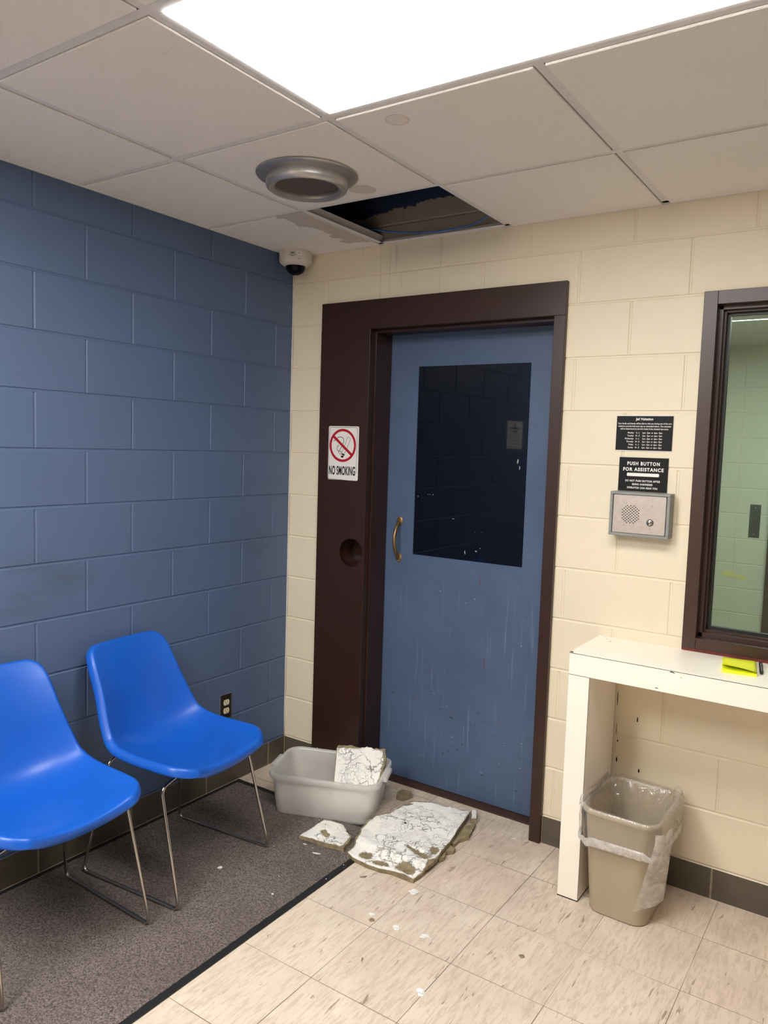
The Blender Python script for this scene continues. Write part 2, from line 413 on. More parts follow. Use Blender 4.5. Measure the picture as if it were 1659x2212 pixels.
M_ALU = simple('aged_aluminium', lin(176, 172, 168), 0.36, 0.65, 0.5, 0.08, 10)
M_STEEL = simple('brushed_steel', lin(196, 186, 178), 0.38, 0.6, 0.5, 0.06, 60)
M_CHROME = simple('chrome', lin(190, 184, 176), 0.16, 1.0, 0.5, 0.03, 20, bstr=0.02)
M_CORE = simple('vent_core', lin(92, 82, 74), 0.7, 0.1)
M_GREYM = simple('grey_enamel', lin(140, 142, 138), 0.45, 0.1)
M_SIGNB = simple('sign_black_plastic', lin(13, 13, 15), 0.5, 0, 0.25, 0.02)
M_SIGNW = simple('sign_white', lin(228, 224, 218), 0.4, 0, 0.4, 0.01)
M_RED = simple('sign_red', lin(170, 12, 34), 0.45, 0, 0.4, 0.02)
M_INK = simple('sign_black', lin(14, 14, 16), 0.4, 0, 0.4, 0.02)
M_LET = simple('engraved_white', lin(236, 234, 228), 0.5, 0, 0.3, 0.01)
M_BRASS = simple('aged_brass', lin(154, 127, 84), 0.36, 0.8, 0.5, 0.2, 40)
M_LAM = simple('cream_laminate', lin(250, 242, 228), 0.33, 0, 0.45, 0.015, 4)
M_DKBR = simple('dark_core_edge', lin(48, 34, 28), 0.8)
M_YEL = simple('yellow_paper', lin(236, 240, 50), 0.7, 0, 0.3, 0.02)
M_CREAMP = simple('ivory_plastic', lin(232, 220, 184), 0.4)
M_PAPER = simple('white_paper', lin(222, 218, 208), 0.8, 0, 0.2, 0.02)
M_GHOST = simple('pale_yellow_ghost', lin(232, 224, 150), 0.8, 0, 0.2, 0.02)  # colour of the ghost reflections painted beyond the window
M_CABLE = simple('blue_cable_jacket', lin(60, 110, 190), 0.4)
M_BIN = simple('taupe_plastic', lin(172, 158, 134), 0.45, 0, 0.4, 0.04, 6, 200, 0.1)
def shell_mat():
    t = NT('blue_moulded_plastic')
    t.set(color=t.ramp(t.noise(4, 4), [(0.3, lin(14, 82, 178)), (0.7, lin(18, 90, 190))]), rough=t.mth('ADD', 0.30, t.mth('MULTIPLY', t.noise(20, 3), 0.1)), spec=0.5)
    t.bump(t.noise(420, 2), 0.12, 0.0008); return t.m
M_SHELL = shell_mat()
def mat_pile():
    t = NT('grey_carpet_pile'); P = t.pos()
    c = t.ramp(t.noise(170, 3, 0.7, P), [(0.32, lin(66, 58, 56)), (0.68, lin(168, 155, 148))])
    c = t.mix(t.ramp(t.noise(3, 4, 0.6, P), [(0.35, 0.0), (0.7, 0.55)]), c, lin(98, 88, 80))
    t.set(color=c, rough=0.95, spec=0.1); t.bump(t.noise(230, 3, 0.8, P), 1.0, 0.006); return t.m
M_PILE = mat_pile()
def tub_mat():
    t = NT('frosted_polypropylene'); P = t.pos()
    tl = t.n('ShaderNodeBsdfTranslucent'); tl.inputs['Color'].default_value = lin(252, 250, 246)
    df = t.n('ShaderNodeBsdfDiffuse'); df.inputs['Color'].default_value = lin(250, 247, 241)
    gl = t.n('ShaderNodeBsdfGlossy'); gl.inputs['Roughness'].default_value = 0.3; gl.inputs['Color'].default_value = (1, 1, 1, 1)
    tr = t.n('ShaderNodeBsdfTransparent'); tr.inputs['Color'].default_value = (0.93, 0.94, 0.94, 1)
    m1 = t.n('ShaderNodeMixShader'); m1.inputs[0].default_value = 0.5; t.l(df.outputs[0], m1.inputs[1]); t.l(tl.outputs[0], m1.inputs[2])
    m2 = t.n('ShaderNodeMixShader'); t.l(t.ramp(t.noise(5, 3, 0.6, P), [(0.3, 0.30), (0.7, 0.44)]), m2.inputs[0]); t.l(m1.outputs[0], m2.inputs[1]); t.l(tr.outputs[0], m2.inputs[2])
    m3 = t.n('ShaderNodeMixShader'); t.l(t.fres(0.035), m3.inputs[0]); t.l(m2.outputs[0], m3.inputs[1]); t.l(gl.outputs[0], m3.inputs[2])
    t.l(m3.outputs[0], t.out.inputs[0]); return t.m
M_TUB = tub_mat()
def film_mat(name, haze, bs_=0.7):
    t = NT(name); P = t.pos()
    tr = t.n('ShaderNodeBsdfTransparent'); tr.inputs['Color'].default_value = (0.985, 0.985, 0.985, 1)
    df = t.n('ShaderNodeBsdfDiffuse'); df.inputs['Color'].default_value = lin(244, 241, 236)
    gl = t.n('ShaderNodeBsdfGlossy'); gl.inputs['Roughness'].default_value = 0.16; gl.inputs['Color'].default_value = (1, 1, 1, 1)
    tl = t.n('ShaderNodeBsdfTranslucent'); tl.inputs['Color'].default_value = lin(240, 237, 232); md_ = t.n('ShaderNodeMixShader'); md_.inputs[0].default_value = 0.5; t.l(df.outputs[0], md_.inputs[1]); t.l(tl.outputs[0], md_.inputs[2])
    m1 = t.n('ShaderNodeMixShader'); t.l(t.ramp(t.noise(14, 4, 0.7, P, 1.0), [(0.35, haze*0.5), (0.65, haze*1.5)]), m1.inputs[0]); t.l(tr.outputs[0], m1.inputs[1]); t.l(md_.outputs[0], m1.inputs[2])
    bp = t.n('ShaderNodeBump'); bp.inputs['Strength'].default_value = bs_; bp.inputs['Distance'].default_value = 0.02
    t.l(t.noise(16, 3, 0.6, t.pos((1, 1, 0.45)), 1.5), bp.inputs['Height']); t.l(bp.outputs[0], gl.inputs['Normal'])
    m3 = t.n('ShaderNodeMixShader'); t.l(t.fres(0.05, bp.outputs[0]), m3.inputs[0]); t.l(m1.outputs[0], m3.inputs[1]); t.l(gl.outputs[0], m3.inputs[2])
    t.l(m3.outputs[0], t.out.inputs[0]); return t.m
M_FILM = film_mat('clear_liner_film', 0.12, 0.45); M_FILM2 = film_mat('bunched_liner_film', 0.55, 0.3)
def plaster_face():
    t = NT('cracked_painted_face'); P = t.pos()
    wv = t.n('ShaderNodeVectorMath', operation='ADD'); nz = t.n('ShaderNodeTexNoise'); nz.inputs['Scale'].default_value = 8; nz.inputs['Detail'].default_value = 6; nz.inputs['Roughness'].default_value = 0.58; t.l(P, nz.inputs['Vector'])
    sc = t.n('ShaderNodeVectorMath', operation='SCALE'); t.l(nz.outputs['Color'], sc.inputs[0]); sc.inputs['Scale'].default_value = 0.22
    t.l(P, wv.inputs[0]); t.l(sc.outputs[0], wv.inputs[1])
    v = t.voro(17, wv.outputs[0]); v2 = t.voro(46, wv.outputs[0])
    msk = t.ramp(t.noise(7, 3), [(0.47, 0.0), (0.57, 1.0)]); msk2 = t.ramp(t.noise(10, 3, 0.6, t.pos((1, 1, 1), (3, 1, 0))), [(0.5, 0.0), (0.62, 1.0)])
    cr = t.mth('MULTIPLY', t.ramp(v, [(0.0, 1.0), (0.03, 0.0)]), msk); cr2 = t.mth('MULTIPLY', t.ramp(v2, [(0.0, 1.0), (0.03, 0.0)]), msk2)
    crk = t.mth('MAXIMUM', cr, t.mth('MULTIPLY', cr2, 0.35))
    c = t.ramp(t.noise(5, 4), [(0.3, lin(240, 236, 228)), (0.7, lin(248, 245, 238))])
    t.set(color=t.mix(t.mth('MULTIPLY', crk, 0.6), c, lin(96, 84, 66)), rough=0.8, spec=0.2)
    b = t.bump(t.mth('SUBTRACT', t.noise(30, 4, 0.6), t.mth('MULTIPLY', crk, 0.7)), 0.9, 0.010); return t.m
M_FACE = plaster_face()
M_FIBRE = simple('mineral_fibre_core', lin(150, 136, 108), 0.95, 0, 0.1, 0.22, 40, 160, 0.9, 0.004)
M_DECK = simple('dark_deck', lin(30, 34, 44), 0.9)

# ------------------------------------------------------------------ block walls
def block_wall(name, f, L0, L1, ztop, first_even, first_odd, holes, mat, pitch=0.4064, stack=False):
    """f(u, z, depth) -> xyz ; painted block wall with shallow tooled joints"""
    g, s, D = 0.0022, 0.0035, 0.0032; h = g+s
    V, F = [], []
    def vtx(u, z, d): V.append(f(u, z, d)); return len(V)-1
    def quad(*q): F.append(tuple(q))
    def clipped(u0, u1, z0, z1, dz0=0, dz1=0, du=None):
        """rect minus holes, flat or sloped in z"""
        rects = [(u0, u1, z0, z1)]
        for (a, b, c, d) in holes:
            nr = []
            for (p, q, r, t_) in rects:
                if b <= p or a >= q or d <= r or c >= t_: nr.append((p, q, r, t_)); continue
                if p < a: nr.append((p, a, r, t_))
                if b < q: nr.append((b, q, r, t_))
                m0, m1 = max(p, a), min(q, b)
                if r < c: nr.append((m0, m1, r, c))
                if d < t_: nr.append((m0, m1, d, t_))
            rects = nr
        for (p, q, r, t_) in rects:
            if q-p < 1e-5 or t_-r < 1e-5: continue
            zz = lambda z: dz0+(dz1-dz0)*(z-z0)/(z1-z0)
            uu = (lambda u: du[0]+(du[1]-du[0])*(u-u0)/(u1-u0)) if du else None
            dd = lambda u, z: uu(u) if uu else zz(z)
            quad(vtx(p, r, dd(p, r)), vtx(q, r, dd(q, r)), vtx(q, t_, dd(q, t_)), vtx(p, t_, dd(p, t_)))
    k = -1; zj = HB-CH
    while zj < ztop:
        z0 = max(0, zj+h) if k >= 0 else 0.0; z1 = min(ztop, zj+CH-h)
        off = first_even if (k % 2 == 0 or stack) else first_odd
        cuts = []; n0 = math.ceil((L0-off)/pitch); u = off+n0*pitch
        while u < L1: cuts.append(u); u += pitch
        a = L0
        for c in cuts+[None]:
            b = L1 if c is None else c-h
            if b > a: clipped(a, b, z0, z1)
            if c is None: break
            clipped(c-h, c-g, z0, z1, du=(0, D)); clipped(c-g, c+g, z0, z1, D, D); clipped(c+g, c+h, z0, z1, du=(D, 0))
            for zz in (z0, z1):
                if not any(ha < c < hb_ and hc <= zz <= hd for ha, hb_, hc, hd in holes):
                    quad(vtx(c-h, zz, 0), vtx(c-g, zz, D), vtx(c+g, zz, D), vtx(c+h, zz, 0))
            a = c+h
        zt = zj+CH
        if zt+h < ztop:
            clipped(L0, L1, zt-h, zt-g, 0, D); clipped(L0, L1, zt-g, zt+g, D, D); clipped(L0, L1, zt+g, zt+h, D, 0)
        zj += CH; k += 1
    o = link_mesh(name, V, F, mat); return struct(o)
DOOR_H = (0.225, 1.375, 0.0, 2.215); WIN_H = (1.90, 3.05, 0.905, 2.14)
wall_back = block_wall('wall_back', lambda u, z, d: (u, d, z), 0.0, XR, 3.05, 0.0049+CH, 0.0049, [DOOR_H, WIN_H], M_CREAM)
wall_left = block_wall('wall_left', lambda u, z, d: (-d, u, z), YF, 0.0, 3.05, -0.1195-CH, -0.1195, [], M_BLUE)
struct(box('wall_right', XR, XR+0.1, YF, 0.2, 0, 3.05, M_BLUE)); struct(box('wall_front', -0.1, XR+0.1, YF-0.1, YF, 0, 3.05, M_CREAM2))
# reveal of the openings through the back wall (solid behind the face)
bm = bmesh.new()
add_box(bm, -0.1, DOOR_H[0], 0.006, 0.2, 0, 3.05); add_box(bm, DOOR_H[0], DOOR_H[1], 0.006, 0.2, DOOR_H[3], 3.05); add_box(bm, DOOR_H[1], WIN_H[0], 0.006, 0.2, 0, 3.05)
add_box(bm, WIN_H[0], WIN_H[1], 0.006, 0.2, 0, WIN_H[2]); add_box(bm, WIN_H[0], WIN_H[1], 0.006, 0.2, WIN_H[3], 3.05); add_box(bm, WIN_H[1], XR+0.1, 0.006, 0.2, 0, 3.05)
bm_obj('wall_body', bm, M_CREAM2, wall_back)
struct(box('floor', -0.1, XR+0.1, YF-0.1, 4.0, -0.1, 0.0, M_FLOOR))
# painted base course
struct(box('baseboard_left', 0.0, 0.004, YF, 0.0, 0.0, HB-0.004, M_BASEL))
bb = box('baseboard_back', 0.0, 0.197, -0.004, 0.0, 0.0, HB-0.004, M_BASEB); struct(bb)
b2 = box('baseboard_right_of_door', 1.392, XR, -0.004, 0.0, 0.0, HB-0.004, M_BASEB, bb)
# paint-filled corner between the two walls
bm = bmesh.new(); pts = [(0.004, -0.004, z/20*2.36+0.115) for z in range(0, 21)]
add_tube(bm, [(0.002+rnd.uniform(-.0006, .0006), -0.002, p[2]) for p in pts], 0.0035, 8)
struct(bm_obj('trim_3', bm, simple('corner_caulk', lin(205, 200, 196), 0.35), None, True))
# chips in the paint under the shelf
bm = bmesh.new()
for x, z, w_, h_ in ((1.743, 0.593, 0.006, 0.020), (1.6735, 0.495, 0.005, 0.010), (1.674, 0.422, 0.006, 0.020), (1.759, 0.399, 0.006, 0.017), (1.667, 0.54, 0.002, 0.05), (1.665, 0.66, 0.003, 0.06), (1.668, 0.34, 0.002, 0.03)):
    pts = [(x+w_/2*math.cos(a)*(1+rnd.uniform(-.3, .3)), z+h_/2*math.sin(a)) for a in [2*PI*i/9 for i in range(9)]]
    bm.faces.new([bm.verts.new((a, -0.0006, b)) for a, b in pts])
bm_obj('paint_chips', bm, simple('chip_dark', lin(46, 22, 18), 0.8), wall_back)

# ------------------------------------------------------------------ ceiling
LX0, LX1, LY0, LY1 = 1.1295, 2.3400, -1.7725, -1.1675     # first light
gx = [0.515+0.6096*i for i in range(-1, 7)]; gy = [-0.5525-0.6096*i for i in range(-1, 8)]
lights = [(LX0, LX1, LY0, LY1), (0.5195, 1.1205, -3.6045, -2.3855)]
bm = bmesh.new()
xs = [0.0]+[x for x in gx if 0.05 < x < XR]+[XR]; ys = [0.0]+[y for y in gy if YF < y < -0.05]+[YF]
for i in range(len(xs)-1):
    for j in range(len(ys)-1):
        xa, xb, yb, ya = xs[i], xs[i+1], ys[j], ys[j+1]
        cx, cy = (xa+xb)/2, (ya+yb)/2
        if any(l[0]-0.02 < cx < l[1]+0.02 and l[2]-0.02 < cy < l[3]+0.02 for l in lights): continue
        if i == 1 and j == 0: continue                     # the missing tile
        g = 0.0145
        x0 = xa+(g if i else 0.002); x1 = xb-(g if i < len(xs)-2 else 0.002); y1 = yb-(g if j else 0.002); y0 = ya+(g if j < len(ys)-2 else 0.002)
        dz = rnd.uniform(-0.0012, 0.0012)
        add_box(bm, x0, x1, y0, y1, HC+dz, HC+0.018, 0.002, 1)
ceiling = struct(bm_obj('ceiling', bm, M_CEIL, None, False))
bm = bmesh.new()
for x in xs[1:-1]:
    yy = 0.0
    segs = [(YF, 0.0)]
    for l in lights:
        if l[0]+0.1 < x < l[1]-0.1:
            segs = [s2 for (a, b) in segs for s2 in ((a, min(b, l[2])), (max(a, l[3]), b)) if s2[1]-s2[0] > 0.01]
    for a, b in segs:
        add_box(bm, x-0.012, x+0.012, a, b, HC+0.0045, HC+0.0065, 0.0006, 1); add_box(bm, x-0.001, x+0.001, a, b, HC+0.0085, HC+0.04)
for y in ys[1:-1]:
    segs = [(0, XR)]
    for l in lights:
        if l[2]+0.1 < y < l[3]-0.1: segs = [s2 for (a, b) in segs for s2 in ((a, l[0]), (l[1], b)) if s2[1]-s2[0] > 0.01]
    for a, b in segs:
        add_box(bm, a, b, y-0.012, y+0.012, HC+0.0040, HC+0.0060, 0.0006, 1); add_box(bm, a, b, y-0.001, y+0.001, HC+0.008, HC+0.04)
bm_obj('ceiling_grid', bm, M_GRID, ceiling)
struct(box('trim_1', 0.0, 0.022, YF, 0.0, HC+0.0045, HC+0.0065, M_GRID)); struct(box('trim_2', 0.0, XR, -0.022, 0.0, HC+0.0045, HC+0.0065, M_GRID))
bm = bmesh.new(); add_box(bm, 0.001, 0.004, YF, -0.002, HC-0.001, HC+0.02); bm_obj('wall_angle', bm, M_GRID, bpy.data.objects['trim_1'])
bm = bmesh.new(); add_box(bm, 0.003, XR, -0.004, -0.001, HC-0.001, HC+0.02); bm_obj('wall_angle', bm, M_GRID, bpy.data.objects['trim_2'])
struct(box('ceiling_deck', -0.1, XR+0.1, YF-0.1, 0.2, 3.05, 3.12, M_DECK)); bpy.data.objects['ceiling_deck'].parent = ceiling
# ceiling lights
def troffer(l, label, dm=None):
    x0, x1, y0, y1 = l; t = thing('ceiling_light', label, 'ceiling light', ((x0+x1)/2, (y0+y1)/2, HC))
    cx, cy = (x0+x1)/2, (y0+y1)/2; a, b = (x1-x0)/2, (y1-y0)/2
    bm = bmesh.new(); fw = 0.022
    for (p, q, r, s_) in ((-a, a, -b, -b+fw), (-a, a, b-fw, b), (-a, -a+fw, -b+fw, b-fw), (a-fw, a, -b+fw, b-fw)):
        add_box(bm, p, q, r, s_, 0.0035, 0.016, 0.001, 1)
    bm_obj('light_frame', bm, M_GRID, t)
    box('housing', -a, a, -b, b, 0.03, 0.09, M_GRID, t)
    box('diffuser', -a+fw*0.95, a-fw*0.95, -b+fw*0.95, b-fw*0.95, 0.0005, 0.006, dm or M_PANEL, t)
    return t
troffer(lights[0], 'glowing rectangular recessed light panel at the top of the picture')
M_PANEL2 = emis('light_diffuser_back', PANEL_COL, PANEL_E2)
troffer(lights[1], 'glowing rectangular recessed light panel behind the viewer, over the left side of the room', M_PANEL2)

# cable in the open ceiling
bm = bmesh.new()
cp = [(0.44, -0.06, 2.545), (0.53, -0.055, 2.522), (0.6045, -0.05, 2.506), (0.7458, -0.05, 2.486), (0.8362, -0.05, 2.481), (0.9447, -0.05, 2.483), (1.02, -0.06, 2.492), (1.09, -0.07, 2.52), (1.2, -0.1, 2.545), (1.32, -0.12, 2.52)]
P = [Vector(c) for c in cp]; sm = []
for i in range(len(P)-1):
    p0, p1, p2, p3 = P[max(i-1, 0)], P[i], P[i+1], P[min(i+2, len(P)-1)]
    for k in range(8):
        t_ = k/8; sm.append(0.5*((2*p1)+(-p0+p2)*t_+(2*p0-5*p1+4*p2-p3)*t_**2+(-p0+3*p1-3*p2+p3)*t_**3))
add_tube(bm, sm+[P[-1]], 0.0032, 8)
tag(bm_obj('network_cable', bm, M_CABLE, None, True), 'thin blue cable sagging across the opening of the missing ceiling tile', 'cable')

# round air diffuser
t = thing('air_vent', 'round grey metal air diffuser set in a ceiling tile', 'air vent', (0.792, -0.852, HC))
lathe('flange', [(0.168, 0.0), (0.169, -0.004), (0.165, -0.008), (0.150, -0.011), (0.128, -0.014), (0.126, -0.011), (0.126, 0.0)], M_ALU, t, 64)
lathe('cone', [(0.133, -0.010), (0.136, -0.020), (0.137, -0.034), (0.133, -0.045), (0.126, -0.050), (0.117, -0.049), (0.106, -0.043), (0.103, -0.034), (0.107, -0.020), (0.112, -0.002)], M_ALU, t, 64)
lathe('core_plate', [(0.0, -0.030), (0.095, -0.030), (0.1035, -0.0295), (0.1035, -0.026)], M_CORE, t, 64)
# dome camera
t = thing('security_camera', 'white dome security camera on the ceiling in the corner of the two walls', 'security camera', (0.082, -0.082, HC-0.0005))
hs = lathe('housing', [(0.0, 0.0), (0.0745, 0.0), (0.0765, -0.003), (0.0765, -0.046), (0.074, -0.052), (0.052, -0.067), (0.047, -0.067), (0.047, -0.06)], M_WHITE, t, 64)
def dome_mat():
    m = NT('smoked_dome'); m.set(color=m.ramp(m.noise(5), [(0.3, lin(40, 42, 50)), (0.7, lin(46, 48, 56))]), rough=0.05, trans=0.85, ior=1.2); return m.m
lathe('dome', [(0.046*math.cos(a), -0.066-0.040*math.sin(a)) for a in [PI/2*i/10 for i in range(11)]], dome_mat(), t, 40)
bm = bmesh.new(); add_lathe(bm, [(0.0, 0.015), (0.032, 0.012), (0.034, -0.01), (0.026, -0.03), (0.0, -0.036)], 24, Matrix.Translation((0, 0, -0.064)))
bm_obj('camera_ball', bm, M_BLACK, t, True)
bm = bmesh.new(); add_lathe(bm, [(0.0, 0.012), (0.011, 0.012), (0.012, 0.0), (0.012, -0.02)], 20, Matrix.Translation((0.018, -0.022, -0.074)) @ Matrix.Rotation(math.radians(130), 4, (1, 1, 0)))
bm_obj('camera_lens', bm, M_ALU, t, True)
def arc_patch(name, a0, a1, z0, z1, r, mat, par):
    V, F = [], []; n = 8
    for i in range(n+1):
        a = math.radians(a0+(a1-a0)*i/n)
        V += [(r*math.cos(a), r*math.sin(a), z0), (r*math.cos(a), r*math.sin(a), z1)]
    F = [(2*i, 2*i+2, 2*i+3, 2*i+1) for i in range(n)]
    return link_mesh(name, V, F, mat, par)
arc_patch('maker_label', -46, -28, -0.030, -0.012, 0.0768, M_SIGNW, t); 
V, F = [], []
for (a0, a1, z0, z1) in ((-70, -50, -0.0165, -0.0155), (-70, -50, -0.0265, -0.0255), (-67, -53, -0.0235, -0.0185), (-74, -48, -0.031, -0.029), (-66, -54, -0.036, -0.034), (-42, -34, -0.021, -0.019), (-43, -36, -0.025, -0.0235), (-42, -34, -0.046, -0.044)):
    n = 4; b = len(V)
    for i in range(n+1):
        a = math.radians(a0+(a1-a0)*i/n); V += [(0.0771*math.cos(a), 0.0771*math.sin(a), z0), (0.0771*math.cos(a), 0.0771*math.sin(a), z1)]
    F += [(b+2*i, b+2*i+2, b+2*i+3, b+2*i+1) for i in range(n)]
link_mesh('label_print', V, F, simple('grey_print', lin(90, 88, 88), 0.6), hs)

# ------------------------------------------------------------------ sliding door and its frame
dr = sroot('door_1', (0.8, 0.15, 0)); DR = Matrix.Translation((-0.8, -0.15, 0))
def under(o, root):
    o.parent = root; o.matrix_parent_inverse = Matrix.Translation(-Vector(root.location)); return o
FX0, FX1, FZ = 0.197, 1.3890, 2.236; OX0, OX1, OZ = 0.476, 1.342, 2.107
hole = circ(0.402, 1.088, 0.0655, 40)
o = plate('pocket_cover', [(FX0, 0), (OX0, 0), (OX0, OZ), (FX0, OZ)], -0.006, 0.026, M_BROWN, holes=[hole]); under(o, dr)
bm = bmesh.new(); add_lathe(bm, [(0.0655, 0.0), (0.0655, 0.10), (0.0, 0.10)], 40, Matrix.Translation((0.402, -0.0195, 1.088)) @ Matrix.Rotation(-PI/2, 4, 'X'))
under(bm_obj('access_hole', bm, M_BROWN, None, True, 0.7), dr)
bm = bmesh.new()
add_box(bm, FX0, FX1, -0.020, 0.006, OZ, FZ, 0.0012, 1); add_box(bm, OX1, FX1, -0.020, 0.006, 0, OZ, 0.0012, 1)
add_box(bm, OX0-0.004, OX0+0.0015, -0.0213, 0.0215, 0, OZ, 0.0012, 1)          # lip of the cover
add_box(bm, OX0-0.02, OX0+0.009, 0.020, 0.028, 0, OZ, 0.001, 1)       # inner angle
add_box(bm, OX0-0.02, OX0+0.009, 0.028, 0.146, 0, OZ+0.05)            # left jamb
add_box(bm, OX1, FX1-0.01, 0.006, 0.146, 0, OZ+0.05)                    # right jamb
add_box(bm, OX0, OX1, 0.022, 0.030, OZ-0.014, OZ+0.06, 0.001, 1); add_box(bm, OX0, OX1, 0.03, 0.146, OZ-0.008, OZ+0.06)
under(bm_obj('door_frame', bm, M_BROWN), dr)
under(box('threshold', OX0, OX1, 0.10, 0.19, 0.0, 0.009, simple('rusty_threshold', lin(62, 40, 30), 0.6)), dr)
gl = (0.634, 1.184, 1.0885, 1.952)
o = plate('door_panel', [(0.36, 0.012), (1.372, 0.012), (1.372, 2.16), (0.36, 2.16)], -0.19, 0.04, M_DOOR, holes=[[(gl[0], gl[2]), (gl[1], gl[2]), (gl[1], gl[3]), (gl[0], gl[3])]]); under(o, dr)
dpanel = o
under(box('window_pane', gl[0], gl[1], 0.1545, 0.164, gl[2], gl[3], M_DGLASS), dr)
bm = bmesh.new()
for x, z, w_, h_ in ((0.905, 1.125, 0.006, 0.02), (0.96, 1.135, 0.012, 0.008), (0.98, 1.15, 0.004, 0.004), (0.705, 1.372, 0.005, 0.003), (0.715, 1.372, 0.005, 0.003), (0.73, 1.372, 0.007, 0.003), (0.84, 1.27, 0.014, 0.003), (0.95, 1.22, 0.003, 0.003), (0.985, 1.221, 0.003, 0.003), (0.65, 1.36, 0.006, 0.004), (1.14, 1.54, 0.008, 0.02), (1.15, 1.51, 0.005, 0.018)):
    pts = [(x+w_/2*math.cos(a)*(1+rnd.uniform(-.5, .5)), z+h_/2*math.sin(a)*(1+rnd.uniform(-.4, .4))) for a in [2*PI*i/8 for i in range(8)]]
    bm.faces.new([bm.verts.new((a, 0.1540, b)) for a, b in pts])
under(bm_obj('paint_flecks', bm, simple('fleck', lin(150, 150, 150), 0.7)), dr)
def scuffs(name, spec, mat, n, zr, ln):
    bm = bmesh.new()
    for _ in range(n):
        x = rnd.uniform(0.50, 1.24); z = rnd.uniform(*zr); a = rnd.gauss(spec, 0.5); l = rnd.uniform(*ln); wd = rnd.uniform(0.0006, 0.0022)
        d = Vector((math.cos(a), math.sin(a)))*l/2; nn = Vector((-d.y, d.x)).normalized()*wd
        pts = [(x-d.x, z-d.y), (x-d.x*.3+nn.x, z-d.y*.3+nn.y), (x+d.x*.4+nn.x*.8, z+d.y*.4+nn.y*.8), (x+d.x, z+d.y), (x+d.x*.1-nn.x, z+d.y*.1-nn.y)]
        bm.faces.new([bm.verts.new((p, 0.1496, q)) for p, q in pts])
    return under(bm_obj(name, bm, mat), dr)
scuffs('dark_scuffs', 0.0, simple('scuff_dark', lin(34, 40, 56), 0.7), 46, (0.06, 0.42), (0.004, 0.022))
scuffs('pale_scuffs', 0.4, simple('scuff_pale', lin(150, 160, 176), 0.7), 22, (0.1, 1.0), (0.004, 0.016))
scuffs('red_scuffs', 0.1, simple('scuff_red', lin(120, 42, 40), 0.7), 11, (0.2, 1.04), (0.004, 0.02))
bm = bmesh.new()
for (x0, z0, x1, z1) in ((1.022, 0.66, 1.030, 0.615), (1.022, 0.66, 1.036, 0.662), (0.985, 1.03, 0.988, 1.0), (0.99, 1.0, 0.992, 0.985)):
    stroke(bm, [(x0, z0), (x1, z1)], 0.003, 0.1495, lambda a, b: (a, b))
under(bm_obj('red_scratch', bm, simple('scratch_red', lin(124, 48, 46), 0.7)), dr)
# brass pull handle
hd = bpy.data.objects.new('pull_handle', None); COL.objects.link(hd); under(hd, dr)
hp = [(0.559, 0.148, 1.236), (0.559, 0.130, 1.224), (0.5605, 0.110, 1.195), (0.5615, 0.100, 1.155), (0.5605, 0.110, 1.110), (0.559, 0.130, 1.080), (0.558, 0.148, 1.068)]
bm = bmesh.new(); pts = fillet(hp, 0.03, 5)
add_tube(bm, pts, [0.0055+0.0035*math.sin(PI*i/(len(pts)-1)) for i in range(len(pts))], 12)
for zc, s_ in ((1.243, 1), (1.061, -1)):
    pl = [(0.559+0.017*math.sin(a)*(1-0.25*max(0, math.cos(a))), zc+s_*(0.021*math.cos(a)-0.004)) for a in [2*PI*i/24 for i in range(24)]]
    ring = [bm.verts.new((a, 0.1495, b)) for a, b in pl]; r2 = [bm.verts.new((a, 0.1470, b)) for a, b in pl]; r3 = [bm.verts.new((0.559+(a-0.559)*.8, 0.1455, zc+(b-zc)*.8)) for a, b in pl]
    for A, B in ((ring, r2), (r2, r3)):
        for i in range(24): bm.faces.new((A[i], A[(i+1) % 24], B[(i+1) % 24], B[i]))
    bm.faces.new(r3)
ho = bm_obj('grip', bm, M_BRASS, None, True, 0.9); under(ho, dr)
for zc in (1.254, 1.050):
    bm = bmesh.new(); add_lathe(bm, [(0.0, 0.004), (0.003, 0.0035), (0.0055, 0.001), (0.0055, -0.001)], 16, Matrix.Translation((0.559, 0.1450, zc)) @ Matrix.Rotation(PI/2, 4, 'X'))
    s_ = bm_obj('screw', bm, M_BRASS, None, True); s_.parent = ho
bpy.data.objects.remove(hd); ho.name = 'pull_handle'

# ------------------------------------------------------------------ window and the room beyond
wn = sroot('window_1', (2.4, 0.0, 0.89)); WX0, WX1, WZ0, WZ1 = 1.8850, 3.07, 0.8905, 2.1535
bm = bmesh.new(); f1 = 0.046
for a, b, c, d in ((WX0, WX0+f1, WZ0, WZ1), (WX1-f1, WX1, WZ0, WZ1), (WX0+f1, WX1-f1, WZ1-f1, WZ1), (WX0+f1, WX1-f1, WZ0, WZ0+f1+0.003)):
    add_box(bm, a, b, -0.013, 0.035, c, d, 0.0012, 1)
ix0, ix1, iz0, iz1 = WX0+f1, WX1-f1, WZ0+f1+0.003, WZ1-f1
for a, b, c, d in ((ix0-.01, ix0+0.014, iz0, iz1), (ix1-0.014, ix1+.01, iz0, iz1), (ix0, ix1, iz1-0.014, iz1+.01), (ix0, ix1, iz0-.01, iz0+0.016)):
    add_box(bm, a, b, 0.024, 0.10, c, d, 0.0012, 1)
for a, b, c, d in ((ix0+.01, ix0+0.021, iz0+.01, iz1-.01), (ix1-0.021, ix1-.01, iz0+.01, iz1-.01), (ix0+.02, ix1-.02, iz1-0.021, iz1-.01), (ix0+.02, ix1-.02, iz0+.01, iz0+0.024)):
    add_box(bm, a, b, 0.044, 0.09, c, d, 0.001, 1)
